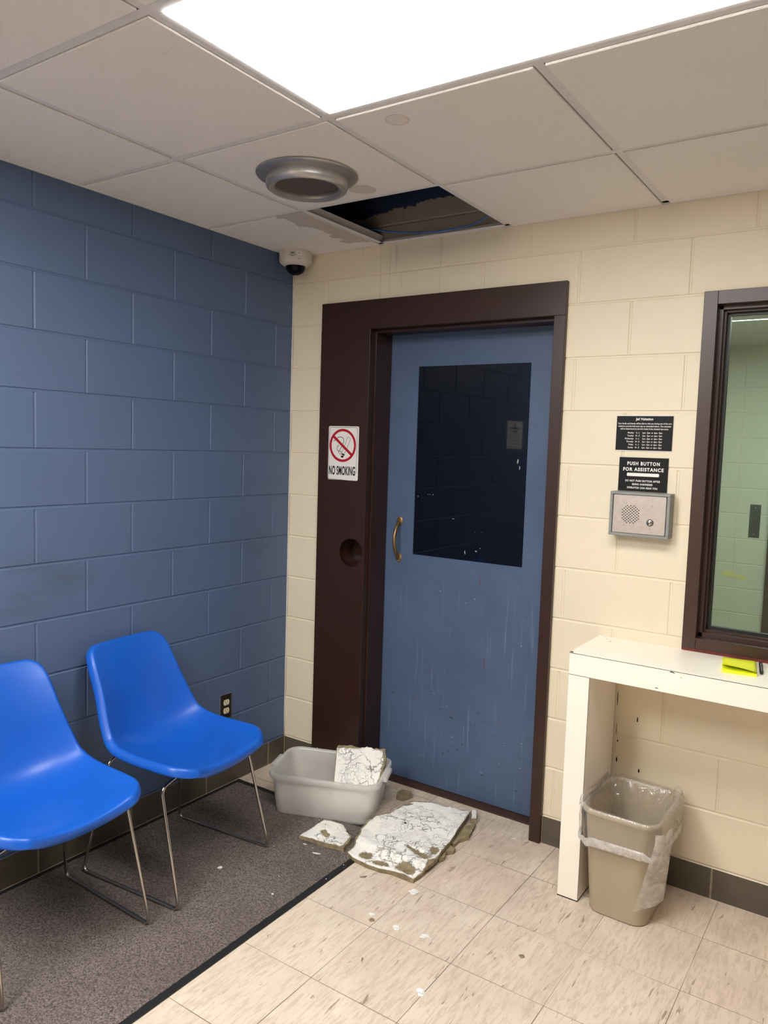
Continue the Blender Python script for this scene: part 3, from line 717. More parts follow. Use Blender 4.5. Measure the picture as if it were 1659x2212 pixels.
# red rust line where the frame meets the shelf is part of the paint
under(bm_obj('window_frame', bm, M_BROWNW), wn)
bm = bmesh.new()
for a, b, c, d in ((ix0+.019, ix0+0.031, iz0+.02, iz1-.02), (ix1-0.031, ix1-.019, iz0+.02, iz1-.02), (ix0+.03, ix1-.03, iz1-0.030, iz1-.02), (ix0+.03, ix1-.03, iz0+.02, iz0+0.034)):
    add_box(bm, a, b, 0.064, 0.085, c, d)
under(bm_obj('gasket', bm, M_BLACK), wn)
under(box('window_pane', ix0+0.02, ix1-0.02, 0.072, 0.084, iz0+0.02, iz1-0.02, M_GGLASS), wn)
under(box('rust_line', WX0+0.005, WX1, -0.0145, -0.013, WZ0, WZ0+0.010, simple('rust_paint', lin(110, 40, 34), 0.6, 0, 0.4, 0.3, 60)), wn)
far = block_wall('wall_far', lambda u, z, d: (u, 3.9+d, z), 1.2, 4.6, 2.6, 1.39, 1.39, [], M_MINT, stack=True)
struct(box('wall_partition', 1.10, 1.20, 0.2, 4.0, 0, 3.05, M_MINT)); struct(box('wall_far_right', 4.6, 4.7, 0.2, 4.0, 0, 2.6, M_MINT))
struct(box('wall_vestibule', -0.1, 1.10, 1.6, 1.7, 0, 3.05, M_DECK)); struct(box('wall_vestibule_left', -0.2, -0.1, 0.2, 1.7, 0, 3.05, M_DECK))
bm = bmesh.new()
for i in range(6):
    for j in range(7):
        x0 = 1.2+0.6096*i; y0 = 0.2+0.6096*j
        if i in (1, 2) and j == 3: continue
        add_box(bm, x0+.012, min(x0+.5976, 4.6), y0+.012, min(y0+.5976, 3.9), HC, HC+0.018)
fc = struct(bm_obj('ceiling_beyond_window', bm, M_WHITE)); fc.name = 'ceiling_far'
bm = bmesh.new()
for i in range(1, 6): add_box(bm, 1.2+0.6096*i-.012, 1.2+0.6096*i+.012, 0.2, 3.9, HC+.006, HC+.008)
for j in range(1, 7): add_box(bm, 1.2, 4.6, 0.2+0.6096*j-.012, 0.2+0.6096*j+.012, HC+.006, HC+.008)
add_box(bm, 1.2, 4.6, 0.2, 3.9, HC+.05, HC+.06)
bm_obj('ceiling_grid', bm, M_GRID, fc)
t = thing('ceiling_light', 'ceiling light panel in the room beyond the window', 'ceiling light', (2.0, 2.36, HC))
box('light_frame', -0.6, 0.6, -0.3, 0.3, 0.006, 0.02, M_GRID, t); box('diffuser', -0.585, 0.585, -0.285, 0.285, 0.001, 0.0055, emis('far_diffuser', (1.0, 0.98, 0.98), 31.0), t)
t = thing('key_switch_plate', 'tall grey key switch plate on the pale wall beyond the window', 'switch plate', (1.532, 3.9, 1.08))
box('plate', -0.04, 0.04, -0.006, 0.0, -0.133, 0.133, simple('grey_plate', lin(50, 57, 60), 0.5, 0.2), t, 0.002)
box('lock_cylinder', -0.013, 0.013, -0.012, -0.006, -0.018, 0.016, M_BLACK, t, 0.002)
for z in (0.105, -0.105):
    lathe('screw', [(0, 0.003), (0.004, 0.002), (0.005, 0)], M_STEEL, t, 10, Matrix.Translation((0, -0.006, z)) @ Matrix.Rotation(PI/2, 4, 'X'))
d2 = sroot('door_2', (2.1, 3.9, 0)); under(box('door_frame', 1.640, 2.70, 3.86, 3.9, 0, 2.15, M_BROWNW), d2); under(box('door_panel', 1.70, 2.64, 3.845, 3.86, 0, 2.09, M_BROWNW), d2)
for (nm, pts, lb) in (('ghost_patch', [(1.305, 0.612), (1.335, 0.655), (1.40, 0.66), (1.428, 0.612)], 'larger pale yellow patch on the wall beyond, standing in for a reflection in the window glass'),
                      ('ghost_patch', [(1.435, 0.60), (1.425, 0.634), (1.482, 0.634), (1.503, 0.60)], 'smaller pale yellow patch on the wall beyond, standing in for a reflection in the window glass')):
    o = plate(nm, pts, 0.001, 0.001, M_GHOST); o.location.y = 3.9; tag(o, lb, 'reflection', 'painted reflections beyond the window')  # pale patches imitate ghost reflections in the window glass

# ------------------------------------------------------------------ signs
t = thing('no_smoking_sign', 'white NO SMOKING sign with red ring and crossed-out cigarette on brown frame', 'sign', (0.343, -0.0205, 1.547))
def NS(X, Z): return (-0.0875+(X-265)/975*0.1735, 0.1245-(Z-290)/1715*0.249)
plate('backing_plate', [(p[0]+0.001, p[1]) for p in rrect(-0.0880, 0.0865, -0.1245, 0.1245, 0.008)], 0.0, 0.001, M_SIGNW, t)
fp = [NS(270, 1920), NS(300, 1960), NS(1165, 2000), NS(1175, 1930), NS(1182, 1800), NS(1240, 1790), NS(1238, 330), NS(1215, 300), NS(300, 300), NS(272, 330)]
face = plate('sign_face', fp, 0.001, 0.0008, M_SIGNW, t)
ringo = plate('red_ring', [(a, b) for a, b in circ(NS(740, 900)[0], NS(740, 900)[1], 0.0765, 64)], 0.0018, 0.0004, M_RED, t, [circ(NS(740, 900)[0], NS(740, 900)[1], 0.0650, 64)])
bm = bmesh.new(); y = -0.0020; Tf = lambda X, Z: NS(X, Z)
stroke(bm, [(300, 1940), (285, 1900), (305, 360), (330, 330), (1180, 330), (1205, 360), (1195, 1790)], 0.0016, y, Tf)
stroke(bm, [(270, 1935), (300, 1985), (1130, 2015)], 0.0014, y, Tf)
stroke(bm, [(445, 765), (520, 705), (590, 650), (640, 634), (700, 640), (745, 670), (770, 720), (768, 780), (745, 850), (700, 950), (660, 1020), (640, 1060)], 0.0026, y, Tf)
stroke(bm, [(612, 890), (575, 940), (556, 1000), (562, 1040), (590, 1075), (625, 1085), (655, 1085), (680, 1090), (700, 1115), (715, 1150)], 0.0026, y, Tf)
stroke(bm, [(625, 1090), (612, 1120), (625, 1150), (655, 1160), (680, 1180), (690, 1205)], 0.002, y, Tf)
stroke(bm, [(800, 920), (840, 800), (880, 670), (895, 640), (915, 635), (950, 650), (985, 690), (975, 740), (930, 860), (875, 1000), (820, 1130), (800, 1190)], 0.0017, y, Tf)
stroke(bm, [(765, 1010), (725, 1120), (700, 1170)], 0.0017, y, Tf)
bm.faces.new([bm.verts.new((NS(a, b)[0], y, NS(a, b)[1])) for a, b in ((720, 1160), (760, 1150), (810, 1185), (800, 1240), (760, 1215), (705, 1185))][::-1])
bm.faces.new([bm.verts.new((NS(735+46*math.cos(a), 0)[0], y, NS(0, 1255+38*math.sin(a))[1])) for a in [2*PI*i/16 for i in range(16)]])
text_geo(bm, 'NO SMOKING', NS(735, 0)[0], NS(0, 1835)[1], 0.056, -0.0020, bold=0.0015, width=0.152, spacing=1.06)
bm_obj('sign_print', bm, M_INK, t)
bm = bmesh.new(); stroke(bm, [(440, 620), (1035, 1190)], 0.0125, -0.00245, Tf); bm_obj('red_bar', bm, M_RED, t)

t = thing('visitation_sign', 'black Jail Visitation schedule sign above the intercom on cream wall', 'sign', (1.7045, -0.001, 1.662))
box('sign_plate', -0.1015, 0.1015, -0.003, 0.0, -0.0625, 0.0625, M_SIGNB, t)
box('sticky_backing', -0.1025, 0.1030, -0.001, 0.0012, -0.0660, 0.0660, M_SIGNW, t)
bm = bmesh.new(); Y = -0.0032
text_geo(bm, 'Jail Visitation', 0.0, 0.0475, 0.0125, Y, bold=0.0003, width=0.0625)
for i, (s_, w_) in enumerate((('Your family and friends will be able to visit you during one of the two', 0.193), ('visitation periods held each day as scheduled below. The schedule', 0.190), ("will be determined by the first initial of the inmate's last name.", 0.174))):
    text_geo(bm, s_, 0.0, 0.0325-i*0.0098, 0.0080, Y, width=w_, bold=0.0001)
for i, (d_, r_) in enumerate((('Monday:', 'A - L'), ('Tuesday:', 'M - Z'), ('Wednesday:', 'A - L'), ('Thursday:', 'M - Z'), ('Friday:', 'A - L'), ('Sunday:', 'M - Z'))):
    z = -0.0010-i*0.0108
    text_geo(bm, d_, -0.036, z, 0.0078, Y, align='RIGHT', sx=0.85, bold=0.0001); text_geo(bm, r_, -0.022, z, 0.0078, Y, sx=0.85, bold=0.0001)
    text_geo(bm, '1pm - 3pm  or  6pm - 9pm', 0.030, z, 0.0078, Y, width=0.070, bold=0.0001)
bm_obj('lettering', bm, M_LET, t)
t = thing('assistance_sign', 'black PUSH BUTTON FOR ASSISTANCE sign directly on top of the intercom', 'sign', (1.7095, -0.001, 1.5105))
box('sign_plate', -0.0885, 0.0885, -0.003, 0.0, -0.0615, 0.0625, M_SIGNB, t)
bm = bmesh.new()
text_geo(bm, 'PUSH BUTTON', 0.0, 0.0345, 0.0172, Y, width=0.117, bold=0.0006, spacing=1.28); text_geo(bm, 'FOR ASSISTANCE', 0.0, 0.0130, 0.0172, Y, width=0.146, bold=0.0006, spacing=1.22)
bm_obj('heading', bm, M_LET, t); bm = bmesh.new()
for i, (s_, w_) in enumerate((('DO NOT PUSH BUTTON AFTER', 0.126), ('BEING ANSWERED', 0.074), ('OPERATOR CAN HEAR YOU', 0.110))): text_geo(bm, s_, 0.0, -0.0265-i*0.0128, 0.0095, Y, width=w_, bold=0.0003, spacing=1.2)
bm_obj('lettering', bm, M_LET, t)
plate('blank_bar', rrect(-0.058, 0.058, -0.0065, 0.0055, 0.003), 0.003, 0.0003, M_LET, t)

# intercom
t = thing('intercom', 'grey metal wall intercom box with steel face, speaker holes and button', 'intercom', (1.7187, 0, 1.3665))
a, b, D_ = 0.1070, 0.0805, 0.060
bm = bmesh.new()
add_box(bm, -a, a, -D_, 0, b-0.010, b, 0.001, 1); add_box(bm, -a, a, -D_, 0, -b, -b+0.010, 0.001, 1)
add_box(bm, -a, -a+0.010, -D_+0.001, 0, -b+.01, b-.01, 0.001, 1); add_box(bm, a-0.010, a, -D_+0.001, 0, -b+.01, b-.01, 0.001, 1)
add_box(bm, -a+.01, a-.01, -D_+0.010, 0, -b+.01, b-.01)
bm_obj('housing', bm, M_GREYM, t)
fpl = plate('face_plate', rrect(-0.0935, 0.0935, -0.0690, 0.0690, 0.004), D_-0.006, 0.004, M_STEEL, t)
for x, z in ((-0.049, 0.040), (0.043, 0.034), (-0.053, -0.040), (0.039, -0.048)):
    lathe('screw', [(0, 0.0022), (0.0025, 0.0018), (0.0036, 0.0)], M_STEEL, t, 12, Matrix.Translation((x, -D_+0.002, z)) @ Matrix.Rotation(PI/2, 4, 'X'))
bm = bmesh.new()
for i in range(-6, 7):
    for j in range(-3, 4):
        x = j*0.0118+(0.0059 if i % 2 else 0); z = i*0.0052
        if x*x+z*z > 0.0335**2: continue
        add_lathe(bm, [(0, 0.0003), (0.0022, 0.0003)], 10, Matrix.Translation((-0.030+x, -D_+0.0019, z)) @ Matrix.Rotation(PI/2, 4, 'X'))
bm_obj('speaker_grille', bm, M_INK, t)
lathe('call_button', [(0, 0.010), (0.004, 0.0095), (0.009, 0.0075), (0.0105, 0.004), (0.0108, 0.0), (0.0125, 0.0)], M_CHROME, t, 28, Matrix.Translation((0.041, -D_+0.002, -0.026)) @ Matrix.Rotation(PI/2, 4, 'X'))

# letter-size notice on the left wall (mirrored faintly by the door glass)
t = thing('paper_notice', 'white paper notice taped on the blue wall, mirrored in the door glass', 'notice', (0.0, -2.294, 1.702))
box('sheet', 0.0005, 0.0015, -0.139, 0.139, -0.105, 0.105, M_PAPER, t)
bm = bmesh.new()
for i, (w_, h_) in enumerate(((0.02, 0.03), (0.17, 0.010), (0.10, 0.010), (0.2, 0.003), (0.19, 0.003), (0.2, 0.003), (0.17, 0.003), (0.12, 0.004))):
    zc = 0.075-i*0.024; add_box(bm, 0.0015, 0.0017, -w_/2, w_/2, zc-h_/2, zc+h_/2)
bm_obj('print_lines', bm, M_INK, t)

# outlet
t = thing('wall_outlet', 'dark electrical outlet with two ivory sockets low on the blue wall', 'outlet', (0.0, -0.4110, 0.3730), 0)
bm = bmesh.new(); add_box(bm, 0.0, 0.005, -0.0355, 0.0355, -0.0575, 0.0575, 0.0022, 2)
bm_obj('cover_plate', bm, simple('bronze_plate', lin(52, 42, 38), 0.35, 0.5), t, True, 0.5)
bm = bmesh.new()
for (p, q, r, s_) in ((-.0362, -.0345, -.058, .058), (.0345, .0362, -.058, .058), (-.0362, .0362, .0565, .0582), (-.0362, .0362, -.0582, -.0565)): add_box(bm, 0.0, 0.0042, p, q, r, s_)
bm_obj('plate_rim', bm, M_ALU, t)
for zc in (0.0195, -0.0195):
    pts = [(math.copysign(min(abs(0.0175*math.cos(a_)), 0.0175), math.cos(a_)), zc+max(-0.0125, min(0.0125, 0.0175*math.sin(a_)))) for a_ in [2*PI*i/32 for i in range(32)]]
    bm = bmesh.new(); r0 = [bm.verts.new((0.005, p, q)) for p, q in pts]; r1 = [bm.verts.new((0.0075, p, q)) for p, q in pts]
    for i in range(32): bm.faces.new((r0[i], r0[(i+1) % 32], r1[(i+1) % 32], r1[i]))
    bm.faces.new(r1); so = bm_obj('socket', bm, M_CREAMP, t)
    bm = bmesh.new()
    add_box(bm, 0.0075, 0.0078, -0.0075, -0.0055, zc-0.001, zc+0.008); add_box(bm, 0.0075, 0.0078, 0.0050, 0.0070, zc, zc+0.007); add_box(bm, 0.0075, 0.0078, -0.0022, 0.0022, zc-0.0095, zc-0.0050)
    bm_obj('slots', bm, M_INK, so)

# ------------------------------------------------------------------ writing shelf
t = thing('wall_counter', 'cream laminate counter with slab leg along the wall under the window', 'counter', (2.3, -0.16, 0)); 
CX0, CX1, CY, CZ = 1.5820-2.3, 3.15-2.3, -0.158, 0.8900
box('counter_top', CX0, CX1, CY, 0.1585, CZ-0.078, CZ-0.0015, M_LAM, t, 0.0008, 1)
box('top_laminate', CX0+0.001, CX1, CY+0.0012, 0.1585, CZ-0.0014, CZ, M_LAM, t)
box('seam_line', CX0-0.0002, CX1, CY-0.0003, CY+0.002, CZ-0.0035, CZ-0.0018, M_DKBR, t)
bm = bmesh.new(); add_box(bm, CX0, CX0+0.075, CY+0.0008, 0.1515, 0.0, CZ-0.0785, 0.0008, 1); bm_obj('leg_panel', bm, M_LAM, t)
bm = bmesh.new(); add_box(bm, CX1-0.075, CX1, CY+0.0008, 0.1515, 0.0, CZ-0.0785, 0.0008, 1); bm_obj('leg_panel', bm, M_LAM, t)
box('joint_line', CX0-0.0002, CX0+0.0752, CY+0.0004, CY+0.003, CZ-0.0792, CZ-0.0780, M_DKBR, t)
box('corner_line', CX0+0.0745, CX0+0.0755, CY+0.0005, CY+0.0015, 0.0, CZ-0.079, M_DKBR, t)
box('foot_line', CX0-0.0006, CX0+0.0756, CY+0.0002, 0.152, 0.0, 0.004, M_DKBR, t)
def chip(pts):
    b_ = bmesh.new(); b_.faces.new([b_.verts.new(v) for v in pts]); bm_obj('chip', b_, M_DKBR, t)
chip(((CX0-.0001, CY-.0004, CZ+.0002), (CX0+0.014, CY-.0004, CZ+.0002), (CX0+0.006, CY+0.016, CZ+.0002), (CX0-.0001, CY+0.008, CZ+.0002)))
for x, y_, s_ in ((0.028, 0.30, .003), (0.042, 0.27, .003), (0.036, 0.288, .002), (0.065, 0.245, .005)):
    chip([(CX0+x+s_*math.cos(a_), CY+y_+s_*.6*math.sin(a_), CZ+.0002) for a_ in [2*PI*i/7 for i in range(7)]])
for x, z_, s_ in ((0.345, CZ-0.006, .007), (0.352, CZ-0.008, .004), (0.30, CZ-0.068, .006), (0.375, CZ-0.018, .003)):
    chip([(CX0+x+s_*math.cos(a_), CY-.0004, z_+s_*.25*math.sin(a_)) for a_ in [2*PI*i/7 for i in range(7)]])
# sticky pad and pen
t = thing('sticky_note_pad', 'bright yellow sticky note pad lying on the counter below the window', 'note pad', (2.0975, -0.133, CZ), math.radians(9.5))
box('paper_stack', -0.0515, 0.0515, -0.092, 0.092, 0.0, 0.007, M_YEL, t)
V, F = [], []; nx, ny = 8, 14
for i in range(nx+1):
    for j in range(ny+1):
        u_ = i/nx; v_ = j/ny; cu_ = max(0, 0.5-v_)**2*0.10*(1-0.75*u_) + 0.0074
        V.append((-0.0515+0.103*u_, -0.088+0.180*v_, cu_))
for i in range(nx):
    for j in range(ny): k = i*(ny+1)+j; F.append((k, k+ny+1, k+ny+2, k+1))
o = link_mesh('top_sheet', V, F, M_YEL, t, True); md = o.modifiers.new('s', 'SOLIDIFY'); md.thickness = 0.0003
t = thing('ballpoint_pen', 'short black pen lying right beside the yellow note pad', 'pen', (2.160, -0.112, CZ), math.radians(9.4))
bm = bmesh.new(); add_tube(bm, [(0, -0.068, 0.006), (0, -0.060, 0.006), (0, 0.06, 0.006), (0, 0.072, 0.006)], [0.002, 0.0058, 0.0058, 0.0035], 12); bm_obj('barrel', bm, M_BLACK, t, True, 0.7)
bm = bmesh.new(); add_tube(bm, [(0, 0.055, 0.012), (0, 0.02, 0.0135), (0, 0.018, 0.0118)], 0.0012, 6); bm_obj('clip', bm, M_CHROME, t, True)

# ------------------------------------------------------------------ waste bin and liner
def rr_ring(hx, hy, r, n=10):
    return rrect(-hx, hx, -hy, hy, r, n)
def loft(bm, rings, cap0=False, cap1=False):
    R = [[bm.verts.new(p) for p in ring] for ring in rings]; n = len(R[0])
    for A, B in zip(R, R[1:]):
        for i in range(n): bm.faces.new((A[i], A[(i+1) % n], B[(i+1) % n], B[i]))
    if cap0: bm.faces.new(R[0][::-1])
    if cap1: bm.faces.new(R[-1])
BX, BY = 1.797, -0.203
t = thing('waste_bin', 'tapered taupe plastic waste bin standing under the counter', 'waste bin', (BX, BY, 0), math.radians(-1))
bm = bmesh.new(); rings = []
def ring3(hx, hy, r, z): return [(x, y, z) for x, y in rr_ring(hx, hy, r)]
for z, k in ((0.0, 0.0), (0.004, 0.06), (0.02, 0.08), (0.12, 0.34), (0.24, 0.65), (0.352, 0.95)): 
    rings.append(ring3(0.100+0.024*k - (0.004 if z == 0 else 0), 0.136+0.024*k - (0.004 if z == 0 else 0), 0.050, z))
for dx, z in ((0.0255, 0.3545), (0.032, 0.357), (0.034, 0.364), (0.032, 0.371), (0.0275, 0.374), (0.0235, 0.371), (0.0215, 0.364)): rings.append(ring3(0.100+dx, 0.136+dx, 0.054, z))
for z, k in ((0.34, 0.85), (0.2, 0.5), (0.008, 0.0)): rings.append(ring3(0.097+0.024*k, 0.133+0.024*k, 0.048, z))
loft(bm, rings, True, True); bm_obj('bin_body', bm, M_BIN, t, True, 0.9)
t = thing('bin_liner', 'clear plastic bin liner folded over the rim of the taupe bin', 'bin liner', (BX, BY, 0), math.radians(-1))
r2 = random.Random(3)
nz = lambda a, k, ph: math.sin(a*k+ph)
V, F = [], []; base = rr_ring(1, 1, 0.45, 14); N = len(base)
prof = [(-0.030, 0.06, 0.012), (-0.016, 0.16, 0.012), (-0.010, 0.26, 0.010), (-0.006, 0.33, 0.008), (0.017, 0.366, 0.004), (0.022, 0.376, 0.0025), (0.0275, 0.3795, 0.0015), (0.034, 0.3765, 0.002), (0.0385, 0.366, 0.003), (0.038, 0.34, 0.006), (0.034, 0.30, 0.008), (0.031, 0.275, 0.008)]
for ri, (dx, z, am) in enumerate(prof):
    for i in range(N):
        a_ = 2*PI*i/N; q = rr_ring(0.100+dx, 0.136+dx, 0.05, 14)[i]
        cr = am*(0.5*nz(a_, 9, ri*0.6)+0.35*nz(a_, 17, 2-ri*0.4)+0.5*abs(nz(a_, 5, 1+ri*.3)))
        d_ = Vector((q[0], q[1])).normalized(); zz = z
        if ri in (4, 5): zz += 0.0
        V.append((q[0]+d_.x*cr, q[1]+d_.y*cr, zz+(0.010*nz(a_, 6, 1) if ri >= 10 else 0)))
for ri in range(len(prof)-1):
    for i in range(N): F.append((ri*N+i, ri*N+(i+1) % N, (ri+1)*N+(i+1) % N, (ri+1)*N+i))
V.append((0, 0, 0.04))
for i in range(N): F.append((len(V)-1, (i+1) % N, i))
link_mesh('bag_film', V, F, M_FILM, t, True)
# film puffed up above the rim at the back and left
def puff(i0, i1, hmax, nm):
    V, F = [], []; m = i1-i0; K = 7
    for j in range(m+1):
        q = rr_ring(0.128, 0.164, 0.05, 14)[(i0+j) % N]; s_ = math.sin(PI*j/m)
        for k in range(K+1):
            u_ = PI*k/K; h_ = hmax*s_*(0.8+0.35*math.sin(j*1.1))*math.sin(u_); d_ = Vector((q[0], q[1])).normalized()*(-0.018*math.cos(u_)*1.0 + 0.006*math.sin(j*1.9+k))
            V.append((q[0]+d_.x, q[1]+d_.y, 0.370+h_))
    for j in range(m):
        for k in range(K): a_ = j*(K+1)+k; F.append((a_, a_+1, a_+K+2, a_+K+1))
    return V, F
V, F = [], []
for (i0, i1, h_) in ((14, 26, 0.034), (24, 42, 0.018), (38, 52, 0.036)):
    v, f = puff(i0, i1, h_, ''); b_ = len(V); V += v; F += [tuple(x+b_ for x in q) for q in f]
link_mesh('puffed_film', V, F, M_FILM, t, True)
M_FILM3 = film_mat('hanging_film', 0.6, 0.06)
# bunched band
V, F = [], []; K = 10
for i in range(N):
    a_ = 2*PI*i/N; q = rr_ring(0.137, 0.171, 0.05, 14)[i]; d_ = Vector((q[0], q[1])).normalized()
    zc = 0.262+0.004*nz(a_, 3, 0.5)+0.004*nz(a_, 8, 1); hh = 0.0125+0.004*nz(a_, 4, 2)
    for k in range(K):
        ph = 2*PI*k/K; rr_ = 0.0055+0.0022*nz(a_, 13, k*1.3)
        V.append((q[0]+d_.x*(math.cos(ph)*rr_), q[1]+d_.y*(math.cos(ph)*rr_), zc+hh*math.sin(ph)))
for i in range(N):
    for k in range(K): F.append((i*K+k, ((i+1) % N)*K+k, ((i+1) % N)*K+(k+1) % K, i*K+(k+1) % K))
link_mesh('bunched_band', V, F, M_FILM2, t, True)
# hanging tail at the near right corner
V, F = [], []; nu, nv = 10, 22
for j in range(nv+1):
    v_ = j/nv; z = 0.362-0.295*v_
    for i in range(nu+1):
        u_ = i/nu; 
        th = PI*(0.20+u_*0.46); rr_ = 0.074-0.014*v_+0.0035*math.sin(u_*7+v_*3)
        x = 0.088+rr_*math.sin(min(th, PI/2))-0.060*(1-u_)*max(0, v_-0.1)
        y = -0.124-rr_*math.cos(min(th, PI/2))+(0.05*(th-PI/2) if th > PI/2 else 0)+0.012*v_
        V.append((x, y, z+0.035*u_*v_))
for j in range(nv):
    for i in range(nu): a_ = j*(nu+1)+i; F.append((a_, a_+1, a_+nu+2, a_+nu+1))
link_mesh('hanging_tail', V, F, M_FILM3, t, True)

# ------------------------------------------------------------------ tub with a tile fragment standing in it
TX, TY, TA = 0.5125, -0.268, math.radians(21)
t = thing('storage_tub', 'empty frosted plastic storage tub with thick rim beside the brown door frame', 'tub', (TX, TY, 0.0), TA)
bm = bmesh.new(); rings = []; zf = 0.001
for hx, hy, r, z in ((0.203, 0.141, 0.045, zf), (0.209, 0.147, 0.048, 0.004), (0.212, 0.150, 0.05, 0.015), (0.226, 0.150, 0.055, 0.10), (0.232, 0.152, 0.058, 0.155), (0.244, 0.163, 0.062, 0.1555), (0.2465, 0.1655, 0.064, 0.160), (0.248, 0.167, 0.064, 0.174), (0.246, 0.165, 0.064, 0.180), (0.240, 0.159, 0.06, 0.182), (0.2335, 0.1525, 0.056, 0.179), (0.2295, 0.1485, 0.055, 0.170), (0.222, 0.1465, 0.052, 0.10), (0.208, 0.146, 0.047, 0.012), (0.20, 0.138, 0.042, 0.006)):
    rings.append([(x, y, z) for x, y in rr_ring(hx, hy, r, 8)])
loft(bm, rings, True, True); bm_obj('tub_body', bm, M_TUB, t, True, 0.8)
for s_ in (-1, 1):
    bm = bmesh.new(); add_box(bm, *(sorted((s_*0.236, s_*0.262))), -0.055, 0.055, 0.158, 0.181, 0.006, 3); bm_obj('grip_handle', bm, M_TUB, t, True, 0.9)
for x in (-0.12, 0.0, 0.10):
    for s_ in (-1, 1):
        bm = bmesh.new(); add_box(bm, x-0.0012, x+0.0012, *(sorted((s_*0.156, s_*0.1665))), 0.160, 0.1832); bm_obj('rim_rib', bm, M_TUB, t)

# ------------------------------------------------------------------ broken ceiling tiles
def fragment(name, label, core, skin, holes, zf, thick, seed, mtx=None, grid=0.018, cat='ceiling tile piece', jc=0.0035, js=0.003):
    r = random.Random(seed); t = thing(name, label, cat, (0, 0, 0))
    c = jag(core, 0.012, jc, r); s_ = jag(skin, 0.010, js, r)
    hs = [jag(h, 0.006, 0.0045, r) for h in holes]
    cx = sum(p[0] for p in core)/len(core); cy = sum(p[1] for p in core)/len(core)
    T = Matrix.Translation((-cx, -cy, 0))
    loc = (cx, cy, 0)
    if mtx is None:
        t.location = loc; MM = T
    else: MM = mtx
    slab('fibre_core', c, lambda x, y: zf(x, y)-0.0012, thick, M_FIBRE, t, grid=grid, mtx=MM)
    slab('painted_face', s_, lambda x, y: zf(x, y)+0.0008, 0.0020, M_FACE, t, hs, grid=grid*0.8, smooth=True, mtx=MM)
    return t
def bz(x, y):
    n = 0.0022*math.sin(31*x+9*y)+0.002*math.sin(23*y-14*x+1)+0.0018*math.sin(67*x+50*y)+0.0012*math.sin(110*y+60*x)
    z = 0.0345+n-0.006*max(0, min(1, (-0.30-y)/0.2))
    # folded crease across the near part, lower edge drops to the floor
    cy_ = -0.475-0.10*(x-0.85)+0.16*max(0, x-0.98)
    d = cy_-y
    if d > 0: z += -0.018*min(1, d/0.05) + 0.004*math.sin(d*70)
    z += 0.008*math.exp(-((d)/0.018)**2)*max(0, 1-abs(x-0.95)*2.0)
    return max(z, 0.0165)
core = [(0.8149, -0.0735), (0.8932, -0.035, 0), (0.9927, -0.013, 0), (1.0674, -0.004, 0.1), (1.1144, -0.2419, 0.1), (1.1366, -0.3928, 0.3), (1.140, -0.4138), (1.142, -0.4726, 0.4), (1.1318, -0.5707, 0.3), (1.0403, -0.5719, 0.3), (0.9874, -0.587, 0.3), (0.9362, -0.5904, 0.3), (0.8609, -0.5851), (0.826, -0.5673), (0.8211, -0.5244), (0.800, -0.4644), (0.775, -0.3951), (0.770, -0.3621), (0.762, -0.3367), (0.768, -0.2876), (0.780, -0.2676), (0.7859, -0.2276), (0.798, -0.173), (0.7990, -0.1298)]
skin = [(0.826, -0.080), (0.8932, -0.037, 0.1), (0.9927, -0.014, 0.1), (1.0665, -0.0055, 0.2), (1.1135, -0.2419, 0.2), (1.1355, -0.3900, 0.4), (1.134, -0.415), (1.120, -0.445), (1.134, -0.49), (1.129, -0.530), (1.129, -0.5680, 0.2), (1.085, -0.560, 0.4), (1.0403, -0.5695, 0.2), (0.9874, -0.5850, 0.2), (0.9362, -0.5885, 0.2), (0.865, -0.583, 0.5), (0.829, -0.564), (0.826, -0.5244), (0.807, -0.4644), (0.785, -0.40), (0.778, -0.36), (0.770, -0.335), (0.775, -0.288), (0.788, -0.266), (0.795, -0.23), (0.804, -0.175), (0.806, -0.132)]
holes = [[(1.080, -0.352), (1.105, -0.348), (1.122, -0.368), (1.125, -0.398), (1.098, -0.398), (1.085, -0.375)],
         [(0.868, -0.545), (0.885, -0.520), (0.915, -0.518), (0.93, -0.543), (0.915, -0.566), (0.885, -0.566)],
         [(0.935, -0.560), (0.96, -0.542), (1.00, -0.540), (1.02, -0.552), (0.99, -0.568), (0.95, -0.572)],
         [(1.035, -0.515), (1.07, -0.500), (1.10, -0.510), (1.115, -0.535), (1.105, -0.558), (1.07, -0.552), (1.035, -0.545)],
         [(1.0, -0.405), (1.06, -0.412), (1.115, -0.428), (1.105, -0.448), (1.05, -0.436), (1.0, -0.420)]]
fragment('ceiling_tile_slab', 'large cracked white ceiling tile slab lying on the floor before the door', core, skin, holes, bz, 0.0135, 11)
sm_core = [(0.6117, -0.5983, 0.1), (0.6087, -0.4296, 0.4), (0.6569, -0.4241), (0.70, -0.419), (0.716, -0.4321), (0.7343, -0.4435), (0.745, -0.461), (0.765, -0.4690), (0.7879, -0.4828), (0.800, -0.5391), (0.8100, -0.5658, 0.4), (0.7581, -0.5803, 0.4)]
sm_skin = [(0.6140, -0.5950, 0.2), (0.6105, -0.4320, 0.5), (0.6569, -0.4271), (0.696, -0.423), (0.713, -0.4351), (0.7313, -0.4465), (0.742, -0.464), (0.762, -0.4715), (0.7800, -0.4868), (0.792, -0.5391), (0.79, -0.566), (0.755, -0.573), (0.70, -0.583)]
fragment('ceiling_tile_chunk', 'small broken ceiling tile corner lying on the grey mat', sm_core, sm_skin, [[(0.655, -0.520), (0.668, -0.497), (0.70, -0.515), (0.715, -0.540), (0.690, -0.541)]],
         lambda x, y: 0.0290+0.001*math.sin(60*x)+0.001*math.sin(50*y), 0.0165, 5)
